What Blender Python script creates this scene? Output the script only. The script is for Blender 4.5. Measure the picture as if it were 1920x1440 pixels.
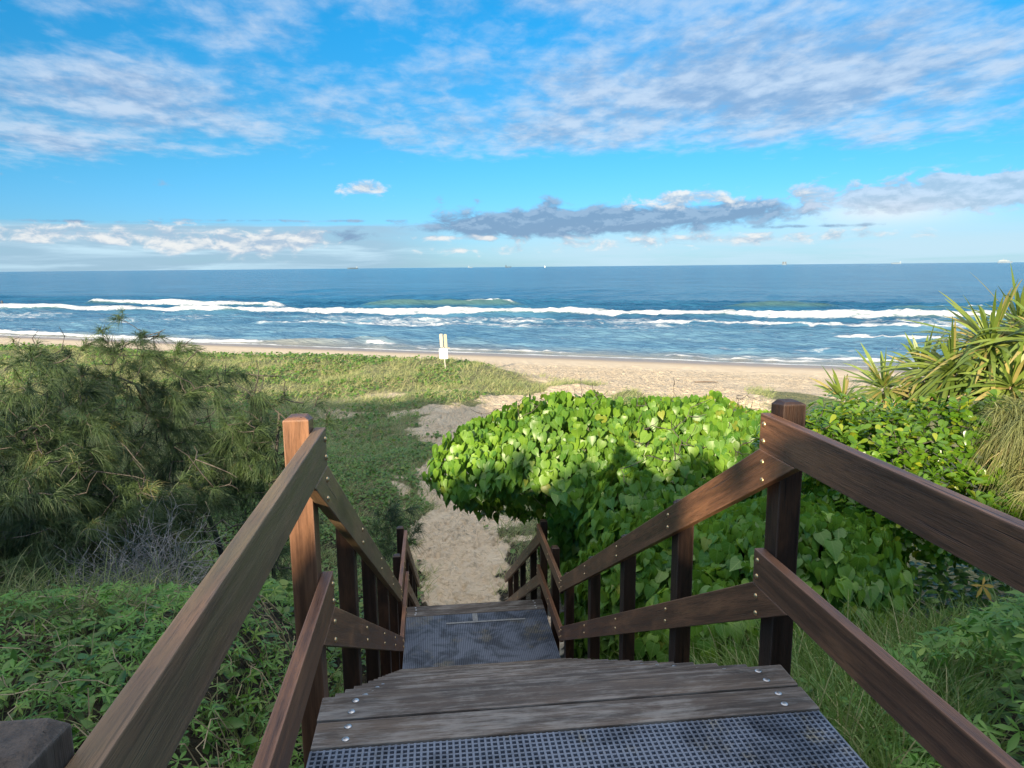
import bpy, bmesh, math, random
import numpy as np
from mathutils import Vector, Matrix

for o in list(bpy.data.objects):
    bpy.data.objects.remove(o)
S = bpy.context.scene
COL = S.collection
rng = np.random.default_rng(7)
random.seed(7)
R_ = math.radians

# ------------------------------------------------------------------ camera
CAM = Vector((-0.1055, 0.0, 1.4984))
FW = Vector((0.10721116, 0.98093588, -0.16208195))
RT = Vector((0.9938705, -0.11015964, -0.00928872))
UP = Vector((0.02696653, 0.16009261, 0.98673358))
cd = bpy.data.cameras.new("camera")
cam = bpy.data.objects.new("camera", cd)
COL.objects.link(cam)
m = Matrix((RT, UP, -FW)).transposed().to_4x4()
m.translation = CAM
cam.matrix_world = m
cd.sensor_fit = 'HORIZONTAL'
cd.sensor_width = 36.0
cd.lens = 36.0 * 1337.3 / 1920.0
cd.clip_start = 0.05
cd.clip_end = 60000.0
S.camera = cam
F_PX = 1337.3


def ray(px, py):
    """direction through a pixel of the 1920x1440 photograph"""
    return (FW + RT * ((px - 960) / F_PX) - UP * ((py - 720) / F_PX))


# ------------------------------------------------------------------ view, sun, sky
S.view_settings.view_transform = 'Standard'
S.view_settings.look = 'None'
S.view_settings.exposure = 1.04
S.view_settings.gamma = 1.0
SUN_EL, SUN_AZ = R_(14.5), R_(25.0)          # light travels towards +Y, 25 degrees to the right
sd = bpy.data.lights.new("sun", 'SUN')
sd.energy = 4.8
sd.angle = R_(0.53)
sd.color = (1.0, 0.83, 0.58)
sun = bpy.data.objects.new("sun", sd)
COL.objects.link(sun)
SUN_D = Vector((math.sin(SUN_AZ) * math.cos(SUN_EL), math.cos(SUN_AZ) * math.cos(SUN_EL), -math.sin(SUN_EL)))
sun.rotation_euler = SUN_D.to_track_quat('-Z', 'Y').to_euler()
sun.location = (-20, -40, 15)


class NT:
    """small helper for building node expressions"""
    def __init__(s, tree):
        s.t = tree
        s.n = tree.nodes
        s.l = tree.links

    def new(s, typ, **kw):
        n = s.n.new(typ)
        for k, v in kw.items():
            setattr(n, k, v)
        return n

    def put(s, sock, v):
        if v is None:
            return
        if isinstance(v, bpy.types.NodeSocket):
            s.l.new(v, sock)
        else:
            if sock.type == 'RGBA' and not isinstance(v, (int, float)) and len(v) == 3:
                v = (*v, 1)
            sock.default_value = v

    def m(s, op, a, b=None, c=None, clamp=False):
        n = s.new('ShaderNodeMath', operation=op, use_clamp=clamp)
        s.put(n.inputs[0], a)
        s.put(n.inputs[1], b)
        s.put(n.inputs[2], c)
        return n.outputs[0]

    def mix(s, f, a, b, typ='MIX'):
        n = s.new('ShaderNodeMix', data_type='RGBA', blend_type=typ)
        s.put(n.inputs[0], f)
        s.put(n.inputs[6], a)
        s.put(n.inputs[7], b)
        return n.outputs[2]

    def ramp(s, f, lo, hi, a=0.0, b=1.0, smooth=True):
        n = s.new('ShaderNodeMapRange', interpolation_type='SMOOTHSTEP' if smooth else 'LINEAR')
        s.put(n.inputs[0], f)
        n.inputs[1].default_value = lo
        n.inputs[2].default_value = hi
        n.inputs[3].default_value = a
        n.inputs[4].default_value = b
        return n.outputs[0]

    def noise(s, vec, scale, detail=3, rough=0.55, dist=0.0, dim='3D'):
        n = s.new('ShaderNodeTexNoise', noise_dimensions=dim)
        s.put(n.inputs['Vector'], vec)
        n.inputs['Scale'].default_value = scale
        n.inputs['Detail'].default_value = detail
        n.inputs['Roughness'].default_value = rough
        n.inputs['Distortion'].default_value = dist
        return n.outputs[0]

    def comb(s, x, y, z=0.0):
        n = s.new('ShaderNodeCombineXYZ')
        s.put(n.inputs[0], x)
        s.put(n.inputs[1], y)
        s.put(n.inputs[2], z)
        return n.outputs[0]

    def mapping(s, vec, scale=(1, 1, 1), rot=(0, 0, 0), loc=(0, 0, 0)):
        n = s.new('ShaderNodeMapping')
        s.put(n.inputs[0], vec)
        n.inputs[1].default_value = loc
        n.inputs[2].default_value = rot
        n.inputs[3].default_value = scale
        return n.outputs[0]


def build_world():
    w = bpy.data.worlds.new("World")
    S.world = w
    w.use_nodes = True
    w.cycles.sampling_method = 'MANUAL'
    w.cycles.sample_map_resolution = 256
    T = NT(w.node_tree)
    bg = w.node_tree.nodes['Background']
    sky = T.new('ShaderNodeTexSky', sky_type='NISHITA')
    sky.sun_disc = False
    sky.sun_elevation = SUN_EL
    sky.sun_rotation = math.pi + SUN_AZ           # the sun stands behind the viewer, to the left
    sky.altitude = 10
    sky.air_density = 1.0
    sky.dust_density = 0.3
    sky.ozone_density = 2.0
    tc = T.new('ShaderNodeTexCoord')
    sep = T.new('ShaderNodeSeparateXYZ')
    T.l.new(tc.outputs['Generated'], sep.inputs[0])
    x, y, z = sep.outputs
    az = T.m('MULTIPLY', T.m('ARCTAN2', x, y), 57.2958)
    el = T.m('MULTIPLY', T.m('ARCSINE', z), 57.2958)
    # clear air: saturated cyan blue overhead, paler towards the sea horizon
    tint = T.mix(T.ramp(el, 0.5, 10), SKY_LOW, SKY_MID)
    tint = T.mix(T.ramp(el, 9, 19), tint, SKY_HIGH)
    base = T.mix(1.0, sky.outputs[0], tint, 'MULTIPLY')

    def blob(a, e, sa, se, amp, ca=az, ce=el):
        u = T.m('DIVIDE', T.m('SUBTRACT', ca, a), sa)
        v = T.m('DIVIDE', T.m('SUBTRACT', ce, e), se)
        q = T.m('ADD', T.m('MULTIPLY', u, u), T.m('MULTIPLY', v, v))
        return T.m('MULTIPLY', T.m('EXPONENT', T.m('MULTIPLY', q, -1.0)), amp)

    def total(bl, start=0.0):
        s = start
        for b in bl:
            s = T.m('ADD', s, b)
        return s

    # ---- high broken sheet (altocumulus)
    den = T.m('ADD', T.m('MAXIMUM', z, 0.0), 0.09)
    px = T.m('DIVIDE', x, den)
    py = T.m('DIVIDE', y, den)
    vec = T.comb(px, py, 0.0)
    lift = T.comb(px, T.m('SUBTRACT', py, 0.20), 0.0)          # the same sheet a little higher up the sky

    def sheet(v):
        vs = T.mapping(T.mapping(v, scale=(1.0, 0.72, 1.0)), rot=(0, 0, R_(-6)))
        q = T.m('MULTIPLY', T.noise(vs, 2.9, 6, 0.55, 0.15), 0.62)
        return T.m('ADD', q, T.m('MULTIPLY', T.noise(vs, 9.0, 5, 0.6, 0.25), 0.38))
    d0, d1 = sheet(vec), sheet(lift)
    n3 = T.noise(T.mapping(vec, loc=(3, 7, 0), rot=(0, 0, R_(-30)), scale=(1, 1.6, 1)), 0.9, 3, 0.5, 0.3)
    cov = total([blob(20, 12.6, 15, 3.6, 0.27), blob(34, 13, 12, 5.0, 0.16), blob(-22, 12.0, 8, 2.2, 0.22), blob(-14, 10.4, 6, 1.2, 0.14), blob(6, 9.8, 9, 1.4, 0.15),
                 blob(12, 19.5, 14, 2.0, 0.13), blob(-14, 16.5, 5, 1.6, 0.10), blob(-22, 17.5, 4, 1.6, 0.14), blob(-11, 19.5, 9, 1.2, 0.05), blob(-27, 8.4, 9, 1.6, 0.12), blob(-4, 14, 6, 2.5, 0.03),
                 blob(-25, 15.0, 9, 1.0, -0.06), blob(4, 7.0, 34, 1.2, -0.20), blob(-25, 8.0, 11, 1.7, 0.13), blob(0, 3.5, 60, 2.6, -0.3)], 0.0)
    d = T.m('ADD', T.m('ADD', d0, T.m('MULTIPLY', n3, 0.20)), cov)
    a1 = T.m('MULTIPLY', T.ramp(d, 0.55, 0.92), 0.84)
    lit = T.ramp(T.m('ADD', T.m('SUBTRACT', d0, d1), T.m('MULTIPLY', T.m('SUBTRACT', 0.80, d), 0.28)), -0.15, 0.13)
    col1 = T.mix(lit, CLOUD_MAUVE, CLOUD_LIT)
    out = T.mix(a1, base, col1)
    # ---- pale veils along the horizon
    nv = T.noise(T.comb(T.m('MULTIPLY', az, 0.07), T.m('MULTIPLY', el, 0.9), 3.3), 1.3, 5, 0.62, 0.4)
    eln = T.m('ADD', el, T.m('MULTIPLY', T.m('SUBTRACT', nv, 0.5), 1.6))
    vl = T.m('MULTIPLY', T.m('MULTIPLY', T.ramp(eln, 3.5, 2.9), T.ramp(az, 5, -5)), T.ramp(nv, 0.2, 0.6, 0.65, 0.95))
    out = T.mix(vl, out, T.mix(T.ramp(nv, 0.45, 0.72), VEIL_DIM, VEIL))
    vr = T.m('MULTIPLY', T.m('MULTIPLY', T.ramp(eln, 4.2, 1.2), T.ramp(az, -6, 16)), T.ramp(nv, 0.25, 0.6, 0.45, 0.92))
    out = T.mix(vr, out, VEIL)
    out = T.mix(blob(33.5, 3.6, 5.5, 1.0, 0.75), out, CLOUD_CREAM)
    # ---- low cumulus banks
    def puffs(dy):
        ve = T.comb(T.m('MULTIPLY', az, 0.46), T.m('MULTIPLY', T.m('ADD', el, dy), 0.95), 1.7)
        q = T.m('MULTIPLY', T.noise(ve, 1.1, 8, 0.60, 0.3), 1.5)
        return T.m('SUBTRACT', q, 0.25)
    c0, c1 = puffs(0.0), puffs(0.38)
    plit = T.ramp(T.m('SUBTRACT', c0, c1), -0.22, 0.26)
    dark = total([blob(5.5, 3.25, 6.5, 1.15, 0.78), blob(14.5, 3.5, 7.0, 1.15, 0.78), blob(24, 4.0, 6.5, 1.0, 0.66),
                  blob(-6.6, 2.45, 2.7, 0.6, 0.52), blob(-14, 3.55, 6, 0.14, 0.34), blob(-24, 3.3, 8, 0.16, 0.36), blob(-5, 3.6, 4, 0.12, 0.3),
                  blob(-30, 6.2, 3.4, 0.34, 0.34), blob(-18, 6.0, 2.4, 0.4, 0.24), blob(1.5, 5.3, 2.6, 0.45, 0.3), blob(9.5, 5.0, 1.1, 0.6, 0.34), blob(29.5, 2.7, 5, 0.15, 0.36)], 0.0)
    a2 = T.m('MULTIPLY', T.ramp(T.m('ADD', c0, dark), 0.72, 1.12), T.ramp(dark, 0.05, 0.2))
    dcol = T.mix(T.ramp(T.m('ADD', plit, T.m('MULTIPLY', T.m('SUBTRACT', el, 3.6), 0.22)), 0.35, 0.95), BANK_DARK, BANK_MID)
    out = T.mix(T.m('MULTIPLY', a2, 0.90), out, dcol)
    pale = total([blob(36, 4.6, 10, 1.3, 0.66), blob(48, 5, 10, 1.1, 0.4), blob(3, 4.2, 9, 0.35, 0.16)], 0.0)
    a4 = T.m('MULTIPLY', T.ramp(T.m('ADD', c0, pale), 0.72, 0.98), T.ramp(pale, 0.05, 0.2))
    out = T.mix(T.m('MULTIPLY', a4, 0.8), out, T.mix(plit, CLOUD_GREY, CLOUD_LIT))
    white = total([blob(19.5, 4.9, 5.2, 0.85, 0.70), blob(28, 4.9, 2, 0.4, 0.25), blob(-12.6, 1.7, 3.2, 1.0, 0.66), blob(-9.2, 2.3, 2.4, 0.75, 0.62), blob(-4.9, 6.0, 2.6, 0.8, 0.60),
                   blob(-19, 2.2, 4.6, 1.1, 0.56), blob(-27, 2.4, 5, 0.8, 0.44), blob(4, 1.3, 6, 0.5, 0.42), blob(2, 2.3, 5, 0.3, 0.50), blob(16, 1.8, 9, 0.6, 0.44), blob(29, 2.0, 8, 0.6, 0.42)], 0.0)
    a3 = T.m('MULTIPLY', T.ramp(T.m('ADD', c0, white), 0.75, 1.10), T.ramp(white, 0.05, 0.2))
    wcol = T.mix(plit, CLOUD_GREY, CLOUD_CREAM)
    out = T.mix(T.m('MULTIPLY', a3, 0.90), out, wcol)
    # unseen bright cloud added overhead as fill light for the shade
    over = T.m('MULTIPLY', T.ramp(el, 30, 58), T.ramp(n3, 0.2, 0.5, 0.6, 1.0))
    out = T.mix(over, out, CLOUD_FILL)
    T.l.new(out, bg.inputs[0])
    bg.inputs[1].default_value = SKY_STRENGTH


SKY_STRENGTH = 0.093
SKY_LOW = (0.27, 0.53, 0.98)
SKY_MID = (0.16, 0.57, 0.81)
SKY_HIGH = (0.08, 0.66, 0.96)
k = 0.487 / SKY_STRENGTH                      # the clouds are seen at exposure 1
CLOUD_LIT = (0.63 * k, 0.75 * k, 0.91 * k)
CLOUD_MAUVE = (0.29 * k, 0.44 * k, 0.68 * k)
CLOUD_GREY = (0.42 * k, 0.56 * k, 0.72 * k)
CLOUD_CREAM = (0.92 * k, 0.93 * k, 0.92 * k)
CLOUD_FILL = (1.62 * k, 1.60 * k, 1.62 * k)
VEIL = (0.58 * k, 0.81 * k, 0.95 * k)
VEIL_DIM = (0.38 * k, 0.57 * k, 0.73 * k)
BANK_DARK = (0.22 * k, 0.35 * k, 0.54 * k)
BANK_MID = (0.33 * k, 0.47 * k, 0.66 * k)
build_world()


# ------------------------------------------------------------------ object helpers
def tag(o, label=None, cat=None, group=None, kind=None):
    if label:
        o['label'] = label
    if cat:
        o['category'] = cat
    if group:
        o['group'] = group
    if kind:
        o['kind'] = kind
    return o


def empty(name, loc, label, cat, group=None):
    o = bpy.data.objects.new(name, None)
    o.empty_display_size = 0.2
    COL.objects.link(o)
    o.location = loc
    return tag(o, label, cat, group)


def link(name, me, mat, parent=None, loc=None):
    o = bpy.data.objects.new(name, me)
    COL.objects.link(o)
    if mat is not None:
        for mm in (mat if isinstance(mat, (list, tuple)) else [mat]):
            me.materials.append(mm)
    if parent is not None:
        o.parent = parent
    if loc is not None:
        o.location = loc
    return o


def np_mesh(name, V, F, attrs=None, smooth=False, mat_idx=None):
    """V (n,3); F list of arrays, each (m,k): faces of k corners"""
    me = bpy.data.meshes.new(name)
    V = np.asarray(V, dtype=np.float32)
    me.vertices.add(len(V))
    me.vertices.foreach_set('co', V.ravel())
    F = [np.asarray(f, dtype=np.int32) for f in F if len(f)]
    loops = np.concatenate([f.ravel() for f in F])
    tot = np.concatenate([np.full(len(f), f.shape[1], dtype=np.int32) for f in F])
    start = np.concatenate([[0], np.cumsum(tot)[:-1]]).astype(np.int32)
    me.loops.add(len(loops))
    me.loops.foreach_set('vertex_index', loops)
    me.polygons.add(len(tot))
    me.polygons.foreach_set('loop_start', start)
    me.polygons.foreach_set('loop_total', tot)
    me.polygons.foreach_set('use_smooth', np.full(len(tot), smooth, dtype=bool))
    if mat_idx is not None:
        me.polygons.foreach_set('material_index', np.asarray(mat_idx, dtype=np.int32))
    for k_, v in (attrs or {}).items():
        a = me.attributes.new(k_, 'FLOAT', 'POINT')
        a.data.foreach_set('value', np.asarray(v, dtype=np.float32))
    me.update(calc_edges=True)
    me.validate()
    return me


class Geo:
    """collects numpy pieces into one mesh"""
    def __init__(s):
        s.V, s.F, s.A, s.L, s.n = [], {}, [], [], 0

    def add(s, V, faces, rnd=0.5, loc=None):
        V = np.asarray(V, dtype=np.float64)
        for f in faces:
            f = np.asarray(f, dtype=np.int64)
            if len(f):
                s.F.setdefault(f.shape[1], []).append(f + s.n)
        s.V.append(V)
        s.A.append(np.broadcast_to(np.asarray(rnd, dtype=np.float64), (len(V),)) if np.ndim(rnd) <= 1 else rnd)
        s.L.append(np.tile((0.5, 0.5), (len(V), 1)) if loc is None else loc)
        s.n += len(V)

    def obj(s, name, mat, parent=None, smooth=False, origin=None):
        V = np.concatenate(s.V)
        loc = None
        if parent is not None:
            V = V - np.array(parent.location)
        elif origin is not None:
            V = V - np.array(origin)
            loc = origin
        me = np_mesh(name, V, [np.concatenate(v) for v in s.F.values()], {'rnd': np.concatenate(s.A), 'along': np.concatenate(s.L)[:, 0], 'across': np.concatenate(s.L)[:, 1]}, smooth)
        return link(name, me, mat, parent, loc)


def norm(a):
    return a / np.maximum(np.linalg.norm(a, axis=-1, keepdims=True), 1e-9)


def frames(axis, nrm):
    e1 = norm(axis)
    e2 = norm(np.cross(nrm, e1))
    e3 = np.cross(e1, e2)
    return np.stack([e1, e2, e3], axis=1)          # rows


def scatter(geo, tv, tf, pos, axis, nrm, scale, rnd=None, bend=None, veins=False):
    """copies a leaf template (x along the leaf, z its normal)"""
    pos = np.asarray(pos)
    n = len(pos)
    if n == 0:
        return
    Fm = frames(axis, nrm)
    tvn = np.broadcast_to(tv, (n, *tv.shape)).copy()
    if bend is not None:
        tvn[:, :, 2] += bend[:, None] * tvn[:, :, 0] ** 2
    sc = np.broadcast_to(np.asarray(scale, dtype=float), (n,) if np.ndim(scale) <= 1 else np.shape(scale))
    tvn = tvn * (sc[:, None, None] if sc.ndim == 1 else sc[:, None, :])
    V = np.einsum('nki,nij->nkj', tvn, Fm) + pos[:, None, :]
    kk = tv.shape[0]
    off = (np.arange(n) * kk)[:, None, None]
    faces = [(np.asarray(f)[None] + off).reshape(-1, len(f[0])) for f in tf]
    if rnd is None:
        rnd = rng.random(n)
    lc = np.tile(np.stack([tv[:, 0], np.abs(tv[:, 1])], -1), (n, 1)) if veins else None
    geo.add(V.reshape(-1, 3), faces, np.repeat(rnd, kk), lc)


def tubes(geo, paths, radii, sides=5, rnd=None):
    for i, (p, r) in enumerate(zip(paths, radii)):
        p = np.asarray(p, dtype=float)
        r = np.broadcast_to(np.asarray(r, dtype=float), (len(p),))
        t = norm(np.gradient(p, axis=0))
        ref = np.where(np.abs(t[:, 2:3]) > 0.9, np.array([[1.0, 0, 0]]), np.array([[0, 0, 1.0]]))
        a = norm(np.cross(t, ref))
        b = np.cross(t, a)
        ang = np.arange(sides) / sides * 2 * np.pi
        ring = (a[:, None, :] * np.cos(ang)[None, :, None] + b[:, None, :] * np.sin(ang)[None, :, None]) * r[:, None, None] + p[:, None, :]
        nseg = len(p)
        idx = np.arange(nseg * sides).reshape(nseg, sides)
        q = np.stack([idx[:-1], np.roll(idx[:-1], -1, 1), np.roll(idx[1:], -1, 1), idx[1:]], axis=-1).reshape(-1, 4)
        geo.add(ring.reshape(-1, 3), [q], rng.random() if rnd is None else rnd)


def strips(geo, P0, D0, droop, length, width, segs=3, rnd=None, wdir=None, taper=True):
    """curved blades: start P0, direction D0, bending down by droop"""
    n = len(P0)
    if n == 0:
        return
    L = np.broadcast_to(np.asarray(length, float), (n,))
    W = np.broadcast_to(np.asarray(width, float), (n,))
    dr = np.broadcast_to(np.asarray(droop, float), (n,))
    D0 = norm(D0)
    t = np.linspace(0, 1, segs + 1)
    c = P0[:, None, :] + D0[:, None, :] * (L[:, None] * t[None])[..., None]
    c[:, :, 2] -= (dr * L)[:, None] * t[None] ** 2
    if wdir is None:
        wdir = np.cross(D0, rng.normal(size=(n, 3)))
    wdir = norm(wdir)
    prof = (1 - t ** 1.5 * 0.92) if taper else np.minimum(1.0, np.minimum(0.45 + 3 * t, 0.12 + 2.6 * (1 - t)))
    off = wdir[:, None, :] * (W[:, None] * 0.5 * prof[None])[..., None]
    V = np.stack([c - off, c + off], axis=2).reshape(n, -1, 3)
    kk = (segs + 1) * 2
    base = np.array([[2 * i, 2 * i + 1, 2 * i + 3, 2 * i + 2] for i in range(segs)])
    faces = (base[None] + (np.arange(n) * kk)[:, None, None]).reshape(-1, 4)
    if rnd is None:
        rnd = rng.random(n)
    geo.add(V.reshape(-1, 3), [faces], np.repeat(rnd, kk))


def hash2(ix, iy, seed):
    h = (ix * 374761393 + iy * 668265263 + seed * 1442695041) & 0xFFFFFFFF
    h = ((h ^ (h >> 13)) * 1274126177) & 0xFFFFFFFF
    return ((h ^ (h >> 16)) & 0xFFFF) / 65535.0


def vnoise(x, y, seed=0):
    x = np.asarray(x, float)
    y = np.asarray(y, float)
    ix = np.floor(x).astype(np.int64)
    iy = np.floor(y).astype(np.int64)
    fx = x - ix
    fy = y - iy
    fx = fx * fx * (3 - 2 * fx)
    fy = fy * fy * (3 - 2 * fy)
    a, b = hash2(ix, iy, seed), hash2(ix + 1, iy, seed)
    c, d = hash2(ix, iy + 1, seed), hash2(ix + 1, iy + 1, seed)
    return (a + (b - a) * fx) * (1 - fy) + (c + (d - c) * fx) * fy


def fbm(x, y, seed=0, oct=4):
    s, a, tot = 0, 0.5, 0
    for i in range(oct):
        s = s + a * vnoise(x * 2 ** i, y * 2 ** i, seed + i * 17)
        tot += a
        a *= 0.5
    return s / tot


def sstep(a, b, x):
    t = np.clip((np.asarray(x, float) - a) / (b - a), 0, 1)
    return t * t * (3 - 2 * t)


# ------------------------------------------------------------------ materials
def new_mat(name):
    mt = bpy.data.materials.new(name)
    mt.use_nodes = True
    T = NT(mt.node_tree)
    return mt, T, mt.node_tree.nodes['Principled BSDF']


def bump(T, bs, h, strength=0.5, dist=0.01):
    b = T.new('ShaderNodeBump')
    b.inputs['Strength'].default_value = strength
    b.inputs['Distance'].default_value = dist
    T.put(b.inputs['Height'], h)
    T.l.new(b.outputs[0], bs.inputs['Normal'])


def wood_mat(name, dark, mid, light, grey=None, grey_amt=0.0, rough=0.5, moss=0.0, grain=1.0):
    mt, T, bs = new_mat(name)
    tc = T.new('ShaderNodeTexCoord')
    oi = T.new('ShaderNodeObjectInfo')
    v = T.new('ShaderNodeVectorMath', operation='ADD')
    T.l.new(tc.outputs['Object'], v.inputs[0])
    T.l.new(T.comb(T.m('MULTIPLY', oi.outputs['Random'], 37.0), T.m('MULTIPLY', oi.outputs['Random'], 11.0), T.m('MULTIPLY', oi.outputs['Random'], 5.0)), v.inputs[1])
    vec = v.outputs[0]
    g1 = T.noise(T.mapping(vec, scale=(1.6, 34, 34)), 1.0, 5, 0.65, 0.6)
    g2 = T.noise(T.mapping(vec, scale=(9, 260, 260)), 1.0, 3, 0.7, 0.1)
    blot = T.noise(T.mapping(vec, scale=(1.5, 6, 6)), 1.3, 4, 0.6, 0.3)
    c = T.mix(T.ramp(g1, 0.3, 0.72), dark, mid)
    c = T.mix(T.m('MULTIPLY', T.ramp(blot, 0.45, 0.72), 0.8), c, light)
    c = T.mix(T.ramp(g2, 0.52, 0.68, 0.0, 0.55), c, tuple(q * 0.45 for q in dark))
    stain = T.noise(T.mapping(vec, scale=(2.2, 7, 7), loc=(4, 2, 9)), 1.0, 4, 0.65, 0.5)
    c = T.mix(T.ramp(stain, 0.60, 0.78, 0.0, 0.75), c, tuple(q * 0.3 for q in dark))
    crack = T.noise(T.mapping(vec, scale=(0.9, 75, 75), loc=(2, 8, 4)), 1.0, 2, 0.5, 0.2)
    crk = T.m('MULTIPLY', T.ramp(crack, 0.70, 0.735), T.ramp(blot, 0.40, 0.55))
    c = T.mix(T.m('MULTIPLY', crk, 0.85), c, tuple(q * 0.15 for q in dark))
    if grey is not None:
        gg = T.noise(T.mapping(vec, scale=(5.0, 55, 55), loc=(1, 5, 3)), 1.0, 6, 0.75, 0.3)
        sc = T.noise(T.mapping(vec, scale=(2.4, 5, 5), loc=(6, 3, 1)), 1.0, 5, 0.7, 0.6)
        c = T.mix(T.m('MULTIPLY', T.ramp(T.m('ADD', T.m('MULTIPLY', gg, 0.55), T.m('MULTIPLY', sc, 0.5)), 0.47, 0.64), grey_amt), c, grey)
    if moss:
        mm = T.noise(T.mapping(vec, scale=(1.2, 5, 5), loc=(8, 1, 2)), 1.0, 5, 0.65, 0.3)
        c = T.mix(T.m('MULTIPLY', T.ramp(mm, 0.30, 0.68), moss), c, (0.24, 0.205, 0.085))
    bev = T.new('ShaderNodeBevel', samples=4)                 # edges rubbed pale and grey
    bev.inputs[0].default_value = 0.011
    gn = T.new('ShaderNodeNewGeometry')
    dp = T.new('ShaderNodeVectorMath', operation='DOT_PRODUCT')
    T.l.new(bev.outputs[0], dp.inputs[0])
    T.l.new(gn.outputs['True Normal'], dp.inputs[1])
    worn = T.m('MULTIPLY', T.ramp(dp.outputs['Value'], 0.985, 0.88), T.ramp(stain, 0.35, 0.6, 0.25, 0.8))
    c = T.mix(worn, c, tuple(min(0.5, q * 1.5 + 0.07) for q in mid))
    T.l.new(c, bs.inputs['Base Color'])
    T.l.new(T.ramp(g1, 0.2, 0.8, rough - 0.08, rough + 0.15), bs.inputs['Roughness'])
    bs.inputs['Specular IOR Level'].default_value = 0.4
    bump(T, bs, T.m('SUBTRACT', T.m('ADD', g1, T.m('MULTIPLY', g2, 1.2)), T.m('MULTIPLY', crk, 2.0)), 0.55 * grain, 0.003)
    return mt


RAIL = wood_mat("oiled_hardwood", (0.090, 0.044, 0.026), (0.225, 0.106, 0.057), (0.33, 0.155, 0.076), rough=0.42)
RAILM = wood_mat("mossy_hardwood", (0.095, 0.056, 0.034), (0.205, 0.125, 0.075), (0.29, 0.16, 0.09), rough=0.48, moss=0.38)
POST = wood_mat("post_hardwood", (0.018, 0.009, 0.006), (0.045, 0.021, 0.013), (0.10, 0.044, 0.022), rough=0.5)
DECK = wood_mat("weathered_decking", (0.050, 0.039, 0.032), (0.115, 0.090, 0.075), (0.16, 0.12, 0.09), grey=(0.38, 0.365, 0.345), grey_amt=0.5, rough=0.62, grain=1.4)

OLDPOST = wood_mat("old_grey_post", (0.03, 0.023, 0.019), (0.075, 0.058, 0.048), (0.11, 0.08, 0.062), grey=(0.16, 0.125, 0.10), grey_amt=0.45, rough=0.6, grain=1.4)


def simple_mat(name, col, rough=0.5, metal=0.0, var=0.0, scale=20.0, spec=0.5):
    mt, T, bs = new_mat(name)
    bs.inputs['Roughness'].default_value = rough
    bs.inputs['Metallic'].default_value = metal
    bs.inputs['Specular IOR Level'].default_value = spec
    tc = T.new('ShaderNodeTexCoord')
    n = T.noise(tc.outputs['Object'], scale, 4, 0.6, 0.3)
    c = T.mix(T.ramp(n, 0.3, 0.7), tuple(q * (1 - var) for q in col), tuple(min(1, q * (1 + var)) for q in col))
    T.l.new(c, bs.inputs['Base Color'])
    return mt


BRASS = simple_mat("bolt_brass", (0.62, 0.42, 0.22), 0.32, 0.85, 0.25, 120)
STEEL = simple_mat("screw_steel", (0.55, 0.56, 0.58), 0.35, 0.9, 0.3, 150)


def grating_mat():
    mt, T, bs = new_mat("grey_grating")
    tc = T.new('ShaderNodeTexCoord')
    n = T.noise(tc.outputs['Object'], 3.6, 6, 0.68, 0.5)
    n2 = T.noise(tc.outputs['Object'], 60, 3, 0.6)
    c = T.mix(T.ramp(n, 0.42, 0.62), (0.155, 0.185, 0.245), (0.062, 0.076, 0.105))
    sandy = T.m('MULTIPLY', T.ramp(T.noise(tc.outputs['Object'], 3.1, 6, 0.7, 0.2), 0.52, 0.66), T.ramp(n2, 0.4, 0.6, 0.2, 1.0))
    c = T.mix(T.m('MULTIPLY', sandy, 0.75), c, (0.26, 0.23, 0.15))
    T.l.new(c, bs.inputs['Base Color'])
    bs.inputs['Roughness'].default_value = 0.5
    bump(T, bs, n2, 0.4, 0.002)
    return mt


GRATE = grating_mat()
REPAIR = simple_mat("repair_strip_grey", (0.20, 0.21, 0.22), 0.6, 0, 0.25, 40)


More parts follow.
